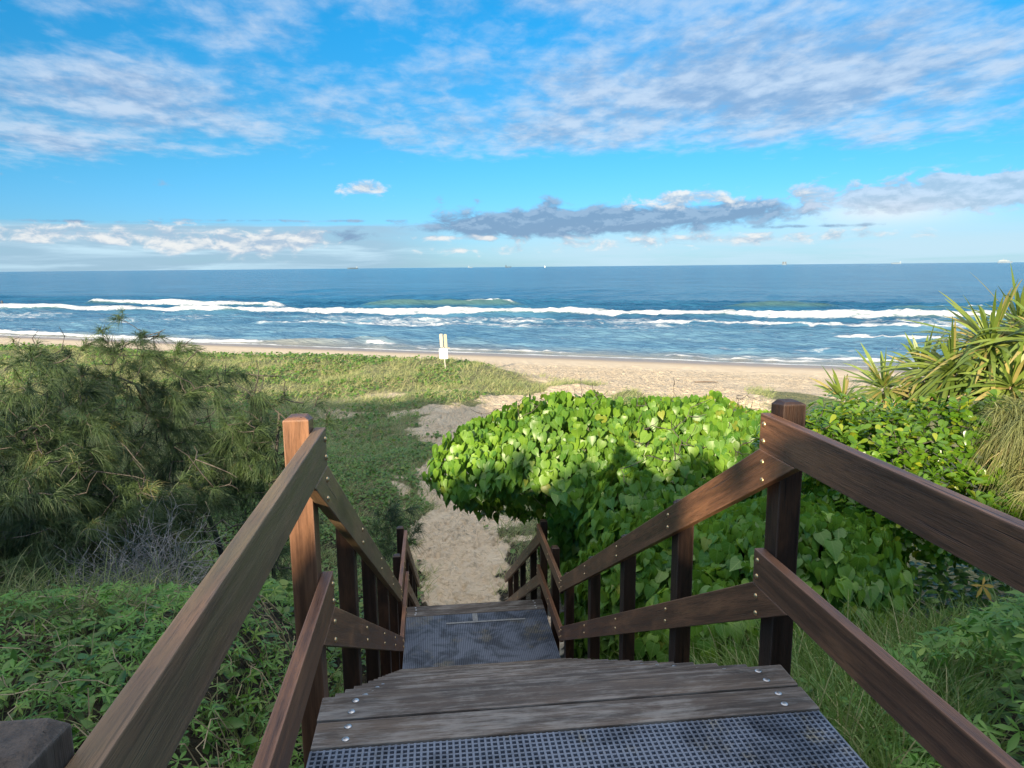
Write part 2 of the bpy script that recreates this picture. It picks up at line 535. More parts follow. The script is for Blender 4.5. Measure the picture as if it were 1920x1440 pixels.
def leaf_mat(name, a, b, c3=None, c3_amt=0.12, rough=0.42, trans=0.28, spec=0.5, hue_noise=0.0):
    """a..b: colour range leaf to leaf (rnd), c3: a share of old or yellow leaves"""
    mt, T, bs = new_mat(name)
    at = T.new('ShaderNodeAttribute', attribute_name='rnd')
    r = at.outputs['Fac']
    c = T.mix(r, a, b)
    if c3 is not None:
        c = T.mix(T.ramp(r, 1 - c3_amt, 1 - c3_amt * 0.55), c, c3)
    geo = T.new('ShaderNodeNewGeometry')
    n = T.noise(geo.outputs['Position'], 1.2, 3, 0.6)
    c = T.mix(T.ramp(n, 0.3, 0.7, 0.0, 0.4), c, tuple(q * 0.62 for q in a))
    if hue_noise:                                             # pale midrib and side veins
        al = T.new('ShaderNodeAttribute', attribute_name='along').outputs['Fac']
        ac = T.new('ShaderNodeAttribute', attribute_name='across').outputs['Fac']
        fr = T.m('FRACT', T.m('MULTIPLY', T.m('SUBTRACT', al, T.m('MULTIPLY', ac, 0.9)), 5.0))
        side = T.ramp(T.m('ABSOLUTE', T.m('SUBTRACT', fr, 0.5)), 0.10, 0.03)
        vein = T.m('MAXIMUM', T.ramp(ac, 0.03, 0.008), T.m('MULTIPLY', side, 0.55))
        c = T.mix(T.m('MULTIPLY', vein, hue_noise), c, (0.30, 0.42, 0.12))
        big = T.noise(geo.outputs['Position'], 3.5, 3, 0.6)
        c = T.mix(T.ramp(big, 0.42, 0.66, 0.0, 0.5), c, (0.055, 0.15, 0.02))
    T.l.new(c, bs.inputs['Base Color'])
    bs.inputs['Roughness'].default_value = rough
    bs.inputs['Specular IOR Level'].default_value = spec
    tr = T.new('ShaderNodeBsdfTranslucent')
    T.l.new(T.mix(0.5, c, (b[0] * 1.5, b[1] * 1.5, b[2])), tr.inputs[0])
    mx = T.new('ShaderNodeMixShader')
    mx.inputs[0].default_value = trans
    T.l.new(bs.outputs[0], mx.inputs[1])
    T.l.new(tr.outputs[0], mx.inputs[2])
    T.l.new(mx.outputs[0], mt.node_tree.nodes['Material Output'].inputs[0])
    return mt


HEART = leaf_mat("heart_leaf_green", (0.065, 0.19, 0.022), (0.225, 0.385, 0.034), (0.30, 0.33, 0.05), 0.03, rough=0.40, hue_noise=0.55)
GLOSSY = leaf_mat("glossy_leaf_green", (0.07, 0.17, 0.015), (0.17, 0.31, 0.02), (0.30, 0.36, 0.03), 0.15, rough=0.25)
NEEDLE = leaf_mat("casuarina_needle", (0.013, 0.040, 0.021), (0.12, 0.185, 0.052), (0.25, 0.23, 0.09), 0.08, rough=0.55, trans=0.18)
NEEDLE2 = leaf_mat("pale_casuarina_needle", (0.13, 0.17, 0.06), (0.33, 0.34, 0.13), (0.40, 0.33, 0.16), 0.15, rough=0.5, trans=0.25)
PANDAN = leaf_mat("pandanus_blade", (0.13, 0.21, 0.035), (0.29, 0.36, 0.075), (0.46, 0.37, 0.13), 0.25, rough=0.38, trans=0.25)
DRYLEAF = leaf_mat("dry_pandanus_leaf", (0.16, 0.09, 0.045), (0.34, 0.21, 0.10), None, rough=0.7, trans=0.15)
CREEPER = leaf_mat("creeper_leaf", (0.035, 0.105, 0.020), (0.14, 0.29, 0.045), (0.17, 0.26, 0.05), 0.12, rough=0.4)
PALMATE = leaf_mat("palmate_leaf", (0.06, 0.18, 0.025), (0.17, 0.35, 0.045), (0.22, 0.34, 0.05), 0.1, rough=0.45)
GRASS = leaf_mat("long_grass_blade", (0.09, 0.19, 0.04), (0.25, 0.34, 0.09), (0.40, 0.36, 0.18), 0.15, rough=0.5)
DUNEGRASS = leaf_mat("dune_grass_blade", (0.20, 0.27, 0.10), (0.46, 0.47, 0.21), (0.56, 0.50, 0.27), 0.25, rough=0.6)
RUNNER = leaf_mat("runner_leaf", (0.06, 0.15, 0.025), (0.16, 0.29, 0.045), (0.22, 0.28, 0.05), 0.1, rough=0.5)
DRYSTEM = leaf_mat("dry_stem", (0.20, 0.16, 0.09), (0.40, 0.34, 0.20), None, rough=0.7, trans=0.05)
YELLOWLEAF = leaf_mat("fallen_leaf_ochre", (0.45, 0.27, 0.05), (0.5, 0.32, 0.06), None, rough=0.6)
PETAL = leaf_mat("violet_petal", (0.35, 0.10, 0.50), (0.45, 0.16, 0.62), None, rough=0.5)


def bark_mat(name, a, b):
    mt, T, bs = new_mat(name)
    geo = T.new('ShaderNodeNewGeometry')
    n = T.noise(geo.outputs['Position'], 22, 5, 0.65, 0.4)
    T.l.new(T.mix(T.ramp(n, 0.3, 0.7), a, b), bs.inputs['Base Color'])
    bs.inputs['Roughness'].default_value = 0.85
    bump(T, bs, n, 0.6, 0.01)
    return mt


BARK = bark_mat("grey_brown_bark", (0.04, 0.034, 0.03), (0.14, 0.118, 0.10))
DEADBARK = bark_mat("bleached_twig", (0.13, 0.125, 0.12), (0.31, 0.295, 0.28))
PANBARK = bark_mat("pale_pandanus_bark", (0.28, 0.20, 0.13), (0.52, 0.41, 0.28))

# ------------------------------------------------------------------ terrain
SEA = -7.0
SN = np.array([0.458, 0.889])                # seaward, across the shore line
ST = np.array([0.889, -0.458])               # along the shore
S0 = 64.9


def shore_s(x, y):
    return x * SN[0] + y * SN[1] - S0


PATH = np.array([(0.3, 9.0), (0.3, 12.0), (0.35, 16), (0.6, 19.5), (0.3, 23), (0.7, 28), (1.8, 32), (5, 35.5), (9, 38), (14, 40)])


def path_dist(x, y):
    x = np.asarray(x, float)
    y = np.asarray(y, float)
    best = np.full(np.broadcast(x, y).shape, 1e9)
    for a, b in zip(PATH[:-1], PATH[1:]):
        d = b - a
        t = np.clip(((x - a[0]) * d[0] + (y - a[1]) * d[1]) / (d @ d), 0, 1)
        best = np.minimum(best, np.hypot(x - a[0] - t * d[0], y - a[1] - t * d[1]))
    return best


YK = [-80, -10, 0, 1.5, 3, 5, 7, 9, 11, 13, 15, 400]
ZL = [0.6, 0.1, -0.55, -0.72, -0.82, -0.92, -1.75, -3.1, -4.3, -5.0, -5.25, -5.25]
ZR = [0.6, 0.1, -0.6, -0.85, -1.1, -1.75, -2.6, -3.6, -4.6, -5.15, -5.3, -5.3]
ZC = [0.6, -0.1, -0.75, -0.9, -1.2, -2.2, -3.25, -3.95, -4.75, -5.25, -5.32, -5.32]


def ground_z(x, y):
    x = np.asarray(x, float)
    y = np.asarray(y, float)
    zl, zr, zc = np.interp(y, YK, ZL), np.interp(y, YK, ZR), np.interp(y, YK, ZC)
    wl = sstep(-0.75, -1.7, x)
    wr = sstep(1.35, 2.3, x)
    z = zc * (1 - wl - wr) + zl * wl + zr * wr
    s = shore_s(x, y)
    dm = sstep(14, 24, y)
    dune = (fbm(x * 0.13 + 3, y * 0.13, 3, 3) - 0.5) * 1.5 + (fbm(x * 0.5, y * 0.5, 8, 3) - 0.5) * 0.35
    dune = dune * (1 - 0.7 * sstep(2.2, 0.8, path_dist(x, y)))
    z = z + dune * dm * sstep(-14, -22, s)
    z = z + 0.30 * np.exp(-((s + 21.5) / 4.0) ** 2) * sstep(6, -2, x) * dm
    beach = np.where(s > -24, SEA - 0.062 * s, SEA + 0.062 * 24 + 0.012 * (-24 - s))
    beach = np.where(s > 3, SEA - 0.186 - 0.05 * (s - 3), beach)
    edge = sstep(-23.5, -15.5, s + 5.0 * sstep(2, 12, x) + 3.0 * (fbm(x * 0.15, y * 0.15, 31, 3) - 0.5))
    edge = np.where(y > 20, edge, 0)
    z = z * (1 - edge) + beach * edge
    z = z + (fbm(x * 1.1, y * 1.1, 5, 3) - 0.5) * 0.18 * sstep(13, 8, y)
    return z


def veg_mask(x, y):
    """1 where plants grow, 0 on bare sand"""
    s = shore_s(x, y)
    v = sstep(-15.0, -20.5, s + 6.5 * sstep(0, 9, x) + 9 * sstep(9, 12, x) * sstep(18, 14, x) + 8 * (fbm(x * 0.22, y * 0.22, 21, 4) - 0.5))
    pd = path_dist(x, y) + (fbm(x * 0.6, y * 0.6, 22, 3) - 0.5) * 1.8 + (fbm(x * 2.6, y * 2.2, 23, 3) - 0.5) * 1.4
    w = np.interp(y, [0, 11, 16, 20, 26, 31, 36, 60], [0.2, 1.0, 1.35, 1.0, 0.75, 1.9, 1.7, 1.3])
    v = v * sstep(w - 0.25, w + 0.45, pd)
    bare = fbm(x * 0.28 + 9, y * 0.28, 41, 4)
    v = v * (1 - sstep(0.56, 0.66, bare) * sstep(24, 28, y) * sstep(42, 37, y) * sstep(-9, -2, x) * 0.85)
    return v


def axis_coords(segs):
    out = [segs[0][0]]
    for a, b, st in segs:
        n = max(1, int(round((b - a) / st)))
        out.extend(list(np.linspace(a, b, n + 1)[1:]))
    return np.array(out)


def build_ground():
    xs = axis_coords([(-900, -200, 50), (-200, -60, 7), (-60, -20, 1.0), (-20, -3, 0.3), (-3, -1.3, 0.12), (-1.3, 2.4, 0.042), (2.4, 3, 0.1), (3, 16, 0.16), (16, 60, 0.8), (60, 200, 7), (200, 900, 50)])
    ys = axis_coords([(-300, -40, 20), (-40, -6, 2), (-6, 8, 0.25), (8, 11, 0.15), (11, 21, 0.05), (21, 34, 0.09), (34, 56, 0.2), (56, 100, 0.6), (100, 200, 8), (200, 800, 60)])
    X, Y = np.meshgrid(xs, ys)
    Z = ground_z(X, Y)
    v = veg_mask(X, Y)
    s = shore_s(X, Y)
    near = sstep(-4, -9, s)
    # trodden sand: real dents and ridges
    dent = np.abs(fbm(X * 3.2, Y * 2.6, 51, 3) - 0.5) * 2 + 0.6 * fbm(X * 7, Y * 5.5, 52, 2)
    amp = np.where(Y < 30, 0.13, 0.14) * near * (1 - 0.7 * v)
    Z = Z + (dent - 0.7) * amp * (Y > 6)
    for (n_, xa, xb, ya, yb, onpath) in ((3600, -2.0, 3.0, 11.0, 33.0, True), (3200, 3.0, 16.0, 30.0, 50.0, False)):
        fx, fy = rng.uniform(xa, xb, n_), rng.uniform(ya, yb, n_)
        ok = (path_dist(fx, fy) < 1.5) if onpath else (veg_mask(fx, fy) < 0.4)
        for cx, cy in zip(fx[ok], fy[ok]):
            a, b_ = rng.uniform(0.09, 0.15), rng.uniform(0.055, 0.09)
            if not onpath:
                a, b_ = a * 1.5, b_ * 1.9
            th = rng.normal() * 0.45 + (1.57 if onpath else 0.9)
            i0, i1 = np.searchsorted(xs, [cx - 0.4, cx + 0.4])
            j0, j1 = np.searchsorted(ys, [cy - 0.4, cy + 0.4])
            dx, dy = X[j0:j1, i0:i1] - cx, Y[j0:j1, i0:i1] - cy
            q = ((dx * math.cos(th) + dy * math.sin(th)) / a) ** 2 + ((-dx * math.sin(th) + dy * math.cos(th)) / b_) ** 2
            Z[j0:j1, i0:i1] += rng.uniform(0.022, 0.05) * (-np.exp(-q) + 0.62 * np.exp(-((np.sqrt(q) - 1.5) / 0.45) ** 2)) * near[j0:j1, i0:i1]
    V = np.stack([X, Y, Z], -1).reshape(-1, 3)
    nx, ny = len(xs), len(ys)
    idx = np.arange(nx * ny).reshape(ny, nx)
    F = np.stack([idx[:-1, :-1], idx[:-1, 1:], idx[1:, 1:], idx[1:, :-1]], -1).reshape(-1, 4)
    me = np_mesh("ground", V, [F], {'veg': v.ravel(), 'shore': s.ravel()}, True)
    mt, T, bs = new_mat("beach_sand_and_soil")
    va = T.new('ShaderNodeAttribute', attribute_name='veg').outputs['Fac']
    sa = T.new('ShaderNodeAttribute', attribute_name='shore').outputs['Fac']
    geo = T.new('ShaderNodeNewGeometry')
    p = geo.outputs['Position']
    n1 = T.noise(p, 0.9, 5, 0.6, 0.3)
    n2 = T.noise(p, 9, 5, 0.65, 0.2)
    n3 = T.noise(p, 55, 3, 0.6)
    sand = T.mix(T.ramp(n1, 0.3, 0.7), (0.60, 0.475, 0.325), (0.68, 0.56, 0.40))
    sand = T.mix(T.ramp(n2, 0.56, 0.74, 0, 0.5), sand, (0.44, 0.33, 0.215))
    sand = T.mix(T.ramp(n3, 0.68, 0.76, 0, 0.5), sand, (0.22, 0.15, 0.09))
    wet = T.ramp(T.m('ADD', sa, T.m('MULTIPLY', T.m('SUBTRACT', n1, 0.5), 3.0)), -6.5, -1.2)
    sand = T.mix(T.m('MULTIPLY', wet, 0.85), sand, (0.27, 0.185, 0.12))
    soil = T.mix(T.ramp(n2, 0.35, 0.65), (0.11, 0.135, 0.05), (0.27, 0.25, 0.13))
    bank = T.ramp(sa, -46, -51)                              # bank soil darkened to paint in the shade under its shrubs
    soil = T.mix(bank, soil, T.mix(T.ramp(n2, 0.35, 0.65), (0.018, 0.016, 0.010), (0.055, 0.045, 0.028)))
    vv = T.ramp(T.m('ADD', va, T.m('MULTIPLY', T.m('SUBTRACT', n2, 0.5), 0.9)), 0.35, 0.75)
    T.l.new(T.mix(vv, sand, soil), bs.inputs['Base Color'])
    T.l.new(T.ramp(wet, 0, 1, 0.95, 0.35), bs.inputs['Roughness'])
    bs.inputs['Specular IOR Level'].default_value = 0.3
    # footprints
    vo = T.new('ShaderNodeTexVoronoi', feature='SMOOTH_F1')
    vo.inputs['Scale'].default_value = 2.6
    T.l.new(T.mapping(p, scale=(1, 1, 0.2)), vo.inputs['Vector'])
    foot = T.ramp(vo.outputs['Distance'], 0.05, 0.5)
    lump = T.noise(T.mapping(p, scale=(1, 1.25, 0.3)), 5.0, 3, 0.55, 0.6)
    hgt = T.m('ADD', T.m('MULTIPLY', foot, 0.8), T.m('ADD', T.m('MULTIPLY', lump, 1.5), T.m('ADD', T.m('MULTIPLY', n2, 0.7), T.m('MULTIPLY', n3, 0.12))))
    b = T.new('ShaderNodeBump')
    b.inputs['Distance'].default_value = 0.13
    T.l.new(T.ramp(sa, -8.0, -13.0, 0.10, 1.0), b.inputs['Strength'])
    T.l.new(hgt, b.inputs['Height'])
    T.l.new(b.outputs[0], bs.inputs['Normal'])
    o = link("ground", me, mt)
    tag(o, kind='structure')


build_ground()


# ------------------------------------------------------------------ sea
def us(x, y):
    """point of the sea measured at the photograph's scale -> along shore, across shore"""
    x, y = x * 1.133, y * 1.133
    return x * ST[0] + y * ST[1], shore_s(x, y)


def poly(pts):
    a = np.array(sorted(us(*p) for p in pts))
    return a[:, 0], a[:, 1]


def build_sea():
    us_ = axis_coords([(-40000, -4000, 6000), (-4000, -600, 425), (-600, -180, 21), (-180, -110, 3.5), (-110, 75, 0.55), (75, 140, 3.5), (140, 600, 23), (600, 4000, 425), (4000, 40000, 6000)])
    g = [110 * 1.10 ** i for i in range(1, 64)]
    ss_ = np.concatenate([axis_coords([(-7, 30, 0.22), (30, 110, 0.42)]), np.array(g)])
    U, SS = np.meshgrid(us_, ss_)
    wob = (fbm(U * 0.045, SS * 0.02 + 4, 61, 4) - 0.5)
    foam = np.zeros_like(U)
    H = np.zeros_like(U)
    shade = np.zeros_like(U)

    def breaker(pts, wid, hgt, f, u0=-1e9, u1=1e9, trail=0.0, lace=0.0, soft=8.0, wb=3.0, seed=0):
        nonlocal foam, H
        a, b = poly(pts)
        c = np.interp(U, a, b)
        c = c + wb * (fbm(U * 0.07, U * 0 + seed, 70 + seed, 4) - 0.5) * 2
        gate = sstep(u0 - soft, u0 + soft, U) * sstep(u1 + soft, u1 - soft, U)
        d = SS - c
        ww = wid * (0.55 + 0.9 * fbm(U * 0.09, U * 0 + 3 + seed, 90 + seed, 3))
        front = sstep(-ww * 0.5, -ww * 0.32, d) * sstep(ww * 0.75, -ww * 0.15, d)
        foam = np.maximum(foam, f * front * gate)
        if trail:
            tr = sstep(-0.5, 0.5, d) * np.exp(-np.maximum(d, 0) / trail) * lace
            foam = np.maximum(foam, tr * gate)
        H += hgt * gate * np.exp(-(d / (wid * 0.55)) ** 2)

    # offshore breakers, the long white-water line and the inner lines, each a stretch of the shore
    A = [(-75.05, 165.9), (-29.0, 142.65)]
    uA0, uA1 = us(*A[0])[0], us(*A[1])[0]
    breaker(A, 6.0, 1.6, 0.80, uA0, uA1, 6, .6, 3, 1.2, 1)
    B = [(-140, 178), (-83.41, 148.58), (-28.4, 126.17), (12.07, 110.45), (44.36, 97.7), (67.34, 85.08), (110, 62)]
    breaker(B, 6.0, 1.3, 0.80, -1e6, us(75, 81)[0], 9.0, 0.66, 8, 1.6, 2)
    C = [(-12.52, 139.89), (14.49, 132.3)]
    breaker([(-30, 146)] + C + [(30, 126)], 6, 1.5, 0.0, us(*C[0])[0], us(16, 132)[0], 0, 0, 5, 1.0, 3)
    breaker(C, 4, 0.3, 0.85, us(7, 134)[0], us(15, 132.3)[0], 2, .5, 2, 1.0, 4)
    C2 = [(50, 118), (68, 112.3)]
    breaker(C2, 7, 1.3, 0.0, us(*C2[0])[0], us(*C2[1])[0], 0, 0, 5, 1.0, 5)
    C3 = [(72, 105.5), (86, 101)]
    breaker(C3, 5, 1.2, 0.0, us(*C3[0])[0], us(*C3[1])[0], 0, 0, 4, 1.0, 6)
    breaker(C3, 1.6, 0.2, 0.9, us(78, 104)[0], us(90, 100)[0], 0, 0, 3, .6, 7)
    D = [(-30, 105), (-25.47, 103.05), (9.85, 90.45), (13.06, 88.89), (20, 86)]
    breaker(D, 3.6, 0.45, 0.55, us(-25, 103)[0], us(14, 88.5)[0], 9, 0.55, 4, 1.6, 8)
    D2 = [(24, 93.5), (33.74, 88.43), (58.33, 73.58), (72, 66)]
    breaker(D2, 2.4, 0.45, 0.75, us(26, 92.5)[0], us(60, 72.5)[0], 5, 0.5, 4, 0.8, 9)
    breaker([(-24, 111), (10, 97), (24, 92)], 1.2, 0.25, 0.6, us(-4, 103)[0], us(25, 92)[0], 0, 0, 4, 0.8, 16)
    Fp = [(36, 69.5), (41.02, 66.92), (48.61, 63.3), (60, 57.5)]
    breaker(Fp, 1.9, 0.4, 0.85, us(40, 67.5)[0], us(53, 61)[0], 2.0, 0.5, 2, 0.7, 10)
    G = [(-45, 90), (-25.67, 78.86), (-17.51, 75.58), (0.78, 72.96), (12, 67)]
    breaker(G, 1.9, 0.55, 1.0, us(-60, 97)[0], us(-17.6, 75.6)[0], 2.2, 0.55, 1.5, 0.5, 11)
    breaker(G, 2.4, 0.55, 0.0, us(-17, 75.6)[0], us(6, 71)[0], 0, 0, 2, 0.5, 12)
    breaker(G, 0.5, 0.0, 0.6, us(-13, 74.5)[0], us(-6, 74)[0], 0, 0, 1, 0.5, 13)
    # lacy water between the lines
    cB = np.interp(U, *poly(B))
    lace = sstep(-34, -20, SS - cB) * sstep(2, -6, SS - cB)
    foam = np.maximum(foam, 0.44 * lace * sstep(0.30, 0.62, fbm(U * 0.05, SS * 0.12, 66, 4)))
    lace2 = sstep(1, 5, SS) * sstep(26, 10, SS)
    foam = np.maximum(foam, 0.30 * lace2 * sstep(0.5, 0.72, fbm(U * 0.08, SS * 0.25, 67, 4)))
    # swash
    sw = 1.6 * (fbm(U * 0.09, U * 0, 75, 4) - 0.5) * 2
    foam = np.maximum(foam, 0.85 * np.exp(-((SS - 0.3 - sw * 0.5) / 0.35) ** 2))
    for kk, (o_, p_) in enumerate([(2.6, .58), (4.6, .62)]):
        foam = np.maximum(foam, 0.9 * np.exp(-((SS - o_ - sw * 1.1) / 0.45) ** 2) * sstep(p_ - .08, p_ + .04, fbm(U * 0.07 + 9 * kk, U * 0, 77 + kk, 3)))
    # swell and chop
    fade = sstep(260, 130, SS) * sstep(0, 8, SS)
    swell = 0.30 * np.sin((SS + 14 * wob * 2) * 2 * np.pi / 17.0) * sstep(0, 40, SS)
    chop = (fbm(U * 0.30, SS * 0.62, 62, 4) - 0.5) * 0.75 + (fbm(U * 0.9, SS * 1.5, 63, 3) - 0.5) * 0.22
    H = H + fade * (swell + chop)
    rough_foam = (fbm(U * 1.2, SS * 1.2, 64, 3) - 0.45) * 0.7 * foam * sstep(260, 130, SS)
    H = H + rough_foam
    H = H * sstep(-0.3, 4, SS)
    X = U * ST[0] + (SS + S0) * SN[0]
    Y = U * ST[1] + (SS + S0) * SN[1]
    Z = SEA + H
    V = np.stack([X, Y, Z], -1).reshape(-1, 3)
    ny, nx = U.shape
    idx = np.arange(nx * ny).reshape(ny, nx)
    F = np.stack([idx[:-1, :-1], idx[:-1, 1:], idx[1:, 1:], idx[1:, :-1]], -1).reshape(-1, 4)
    me = np_mesh("sea", V, [F], {'foam': foam.ravel(), 'shore': SS.ravel(), 'height': H.ravel()}, True)
    mt, T, bs = new_mat("sea_water")
    fo = T.new('ShaderNodeAttribute', attribute_name='foam').outputs['Fac']
    sh = T.new('ShaderNodeAttribute', attribute_name='shore').outputs['Fac']
    hh = T.new('ShaderNodeAttribute', attribute_name='height').outputs['Fac']
    geo = T.new('ShaderNodeNewGeometry')
    p = T.mapping(geo.outputs['Position'], rot=(0, 0, math.atan2(0.458, 0.889)), scale=(1, 1, 1))
    pm = T.mapping(p, scale=(0.35, 1.0, 0.4))
    w1 = T.noise(pm, 1.1, 5, 0.62, 0.4)
    w2 = T.noise(pm, 0.12, 5, 0.6, 0.3)
    w3 = T.noise(T.mapping(p, scale=(0.25, 1.0, 0.4)), 0.012, 5, 0.6, 0.4)
    w4 = T.noise(pm, 4.5, 3, 0.6, 0.2)
    deep = T.mix(T.ramp(w3, 0.35, 0.65), SEA_A, SEA_B)
    deep = T.mix(T.ramp(w2, 0.40, 0.62), deep, SEA_C)
    shallow = T.mix(T.ramp(w2, 0.35, 0.65), (0.13, 0.25, 0.34), (0.07, 0.17, 0.27))
    c = T.mix(T.ramp(sh, 70, 10), deep, shallow)
    edge = T.mix(T.ramp(sh, 9, -0.5), c, (0.26, 0.25, 0.21))
    green = T.m('MULTIPLY', T.ramp(hh, 0.45, 1.15), T.ramp(sh, 140, 95))
    c = T.mix(T.m('MULTIPLY', green, 0.7), edge, (0.075, 0.15, 0.13))
    bs.inputs['Roughness'].default_value = 0.16
    bs.inputs['IOR'].default_value = 1.33
    bs.inputs['Specular IOR Level'].default_value = 0.10
    T.l.new(c, bs.inputs['Base Color'])
    b = T.new('ShaderNodeBump')
    b.inputs['Distance'].default_value = 0.8
    b.inputs['Strength'].default_value = 0.8
    T.l.new(T.m('ADD', T.m('ADD', T.m('MULTIPLY', w1, 0.5), T.m('MULTIPLY', w2, 3.2)), T.m('MULTIPLY', w4, 0.10)), b.inputs['Height'])
    T.l.new(b.outputs[0], bs.inputs['Normal'])
    f1 = T.noise(T.mapping(p, scale=(0.45, 1.0, 1.0)), 1.1, 7, 0.72, 0.9)
    f2 = T.noise(T.mapping(p, scale=(0.4, 1.0, 1.0)), 0.35, 4, 0.6, 0.6)
    fm = T.m('ADD', fo, T.m('ADD', T.m('MULTIPLY', T.m('SUBTRACT', f1, 0.5), 1.7), T.m('MULTIPLY', T.m('SUBTRACT', f2, 0.5), 0.6)))
    fmask = T.ramp(fm, 0.26, 0.86)
    fmask = T.m('MULTIPLY', fmask, T.ramp(fo, 0.02, 0.14))
    df = T.new('ShaderNodeBsdfDiffuse')
    T.put(df.inputs[0], T.mix(T.ramp(f1, 0.3, 0.7), (0.46, 0.50, 0.54), (0.74, 0.74, 0.73)))
    b2 = T.new('ShaderNodeBump')
    b2.inputs['Distance'].default_value = 0.35
    b2.inputs['Strength'].default_value = 0.7
    T.l.new(f1, b2.inputs['Height'])
    T.l.new(b2.outputs[0], df.inputs['Normal'])
    mx = T.new('ShaderNodeMixShader')
    T.l.new(fmask, mx.inputs[0])
    T.l.new(bs.outputs[0], mx.inputs[1])
    T.l.new(df.outputs[0], mx.inputs[2])
    T.l.new(mx.outputs[0], mt.node_tree.nodes['Material Output'].inputs[0])
    o = link("sea", me, mt)
    tag(o, kind='structure')


SEA_A = (0.022, 0.112, 0.205)
SEA_B = (0.032, 0.138, 0.24)
SEA_C = (0.012, 0.080, 0.162)
build_sea()


# ------------------------------------------------------------------ timber staircase
RX, LX, TH = 1.136, -0.501, 0.040            # inner faces of the rails, rail thickness
YE, YS, YL, YEND = 2.568, 6.92, 8.63, 13.0
H1, H2, DP = 0.936, 0.388, 0.14              # hand rail and mid rail tops, rail depth
SL = 0.574
Z2 = -2.681
Y0, Y1, Y2, Y3 = 2.375, 6.753, 8.434, 12.81  # deck end, lower landing start and end, foot
ANG = math.atan(SL)
stair = empty("beach_staircase", (0.32, 2.375, 0.0),
              "dark timber beach staircase with two grated landings and bolted rails descending to the sand", "staircase")
PL = Vector(stair.location)


def bm_finish(bm, name, mat, parent, M, bev=0.004, smooth=False):
    if bev:
        bmesh.ops.bevel(bm, geom=list(bm.edges), offset=bev, segments=2, affect='EDGES', profile=0.6)
    bmesh.ops.recalc_face_normals(bm, faces=bm.faces)
    me = bpy.data.meshes.new(name)
    bm.to_mesh(me)
    bm.free()
    o = link(name, me, mat, parent)
    o.matrix_basis = M
    return o


def prism(name, pts, depth, mat, parent, M, bev=0.004):
    """polygon in local x,z extruded along local y; the grain runs along x"""
    bm = bmesh.new()
    a = [bm.verts.new((p[0], 0, p[1])) for p in pts]
    b = [bm.verts.new((p[0], depth, p[1])) for p in pts]
    bm.faces.new(a)
    bm.faces.new(b[::-1])
    n = len(pts)
    for i in range(n):
        bm.faces.new((a[i], a[(i + 1) % n], b[(i + 1) % n], b[i]))
    return bm_finish(bm, name, mat, parent, M, bev)


def rail(name, yz, xin, side, mat, slope=0.0):
    """rail given by its outline in the y,z plane; side +1 right, -1 left"""
    o = Vector((0, yz[0][0], yz[0][1]))
    ax = Vector((0, math.cos(slope), -math.sin(slope)))       # local x
    az_ = Vector((0, math.sin(slope), math.cos(slope)))       # local z
    ay = az_.cross(ax)                                        # local y
    pts = []
    for y, z in yz:
        d = Vector((0, y, z)) - o
        pts.append((d.dot(ax), d.dot(az_)))
    # local y points to world -x or +x; place so that the body lies between xin and xin+side*TH
    M = Matrix((ax, ay, az_)).transposed().to_4x4()
    x0 = xin if side * ay.x > 0 else xin + side * TH
    M.translation = Vector((x0, o.y, o.z)) - PL
    return prism(name, pts, TH, mat, stair, M)


def dome(name, loc, axis, r, h, mat, parent):
    """a low domed bolt head"""
    bm = bmesh.new()
    nseg, rings = 14, 4
    top = bm.verts.new((0, 0, h))
    prev = None
    for i in range(1, rings + 1):
        a = i / rings * math.pi / 2
        ring = [bm.verts.new((r * math.sin(a) * math.cos(2 * math.pi * j / nseg), r * math.sin(a) * math.sin(2 * math.pi * j / nseg), h * math.cos(a))) for j in range(nseg)]
        for j in range(nseg):
            if prev is None:
                bm.faces.new((top, ring[j], ring[(j + 1) % nseg]))
            else:
                bm.faces.new((prev[j], ring[j], ring[(j + 1) % nseg], prev[(j + 1) % nseg]))
        prev = ring
    for f in bm.faces:
        f.smooth = True
    me = bpy.data.meshes.new(name)
    bm.to_mesh(me)
    bm.free()
    me.materials.append(mat)
    return me


BOLT = dome("bolt", None, None, 0.0112, 0.008, BRASS, None)
SCREW = dome("screw", None, None, 0.0120, 0.003, STEEL, None)


def add_bolt(parent, world, nrm, me=BOLT, name="bolt"):
    o = bpy.data.objects.new(name, me)
    COL.objects.link(o)
    o.parent = parent
    q = Vector(nrm).to_track_quat('Z', 'Y').to_matrix().to_4x4()
    q.translation = Vector(world)
    # parent matrix: stair translation followed by the part's local matrix
    pm = Matrix.Translation(PL) @ parent.matrix_basis
    o.matrix_basis = pm.inverted() @ q
    return o


POSTS_R = [-0.9, 0.77, 2.52, 3.60, 4.67, 5.72, 6.86, 7.72, 8.60, 9.56, 10.80, 11.80, 12.75]
POSTS_L = [-0.9, 0.77, 2.52, 3.60, 4.67, 5.72, 6.86, 7.72, 8.60, 9.56, 10.80, 11.80, 12.75]


def top_line(y):
    """top of the hand rail at y"""
    if y < YE + 0.01:
        return H1
    if y < YS:
        return H1 - DP - SL * (y - YE)
    if y < YL + 0.01:
        return Z2 + H1
    return Z2 + H1 - DP - SL * (y - YL)


def walk(y):
    if y <= Y0:
        return 0.0
    if y <= Y1:
        return -SL * (y - Y0) - 0.1675
    if y <= Y2:
        return Z2
    return Z2 - SL * (y - Y2) - 0.1675


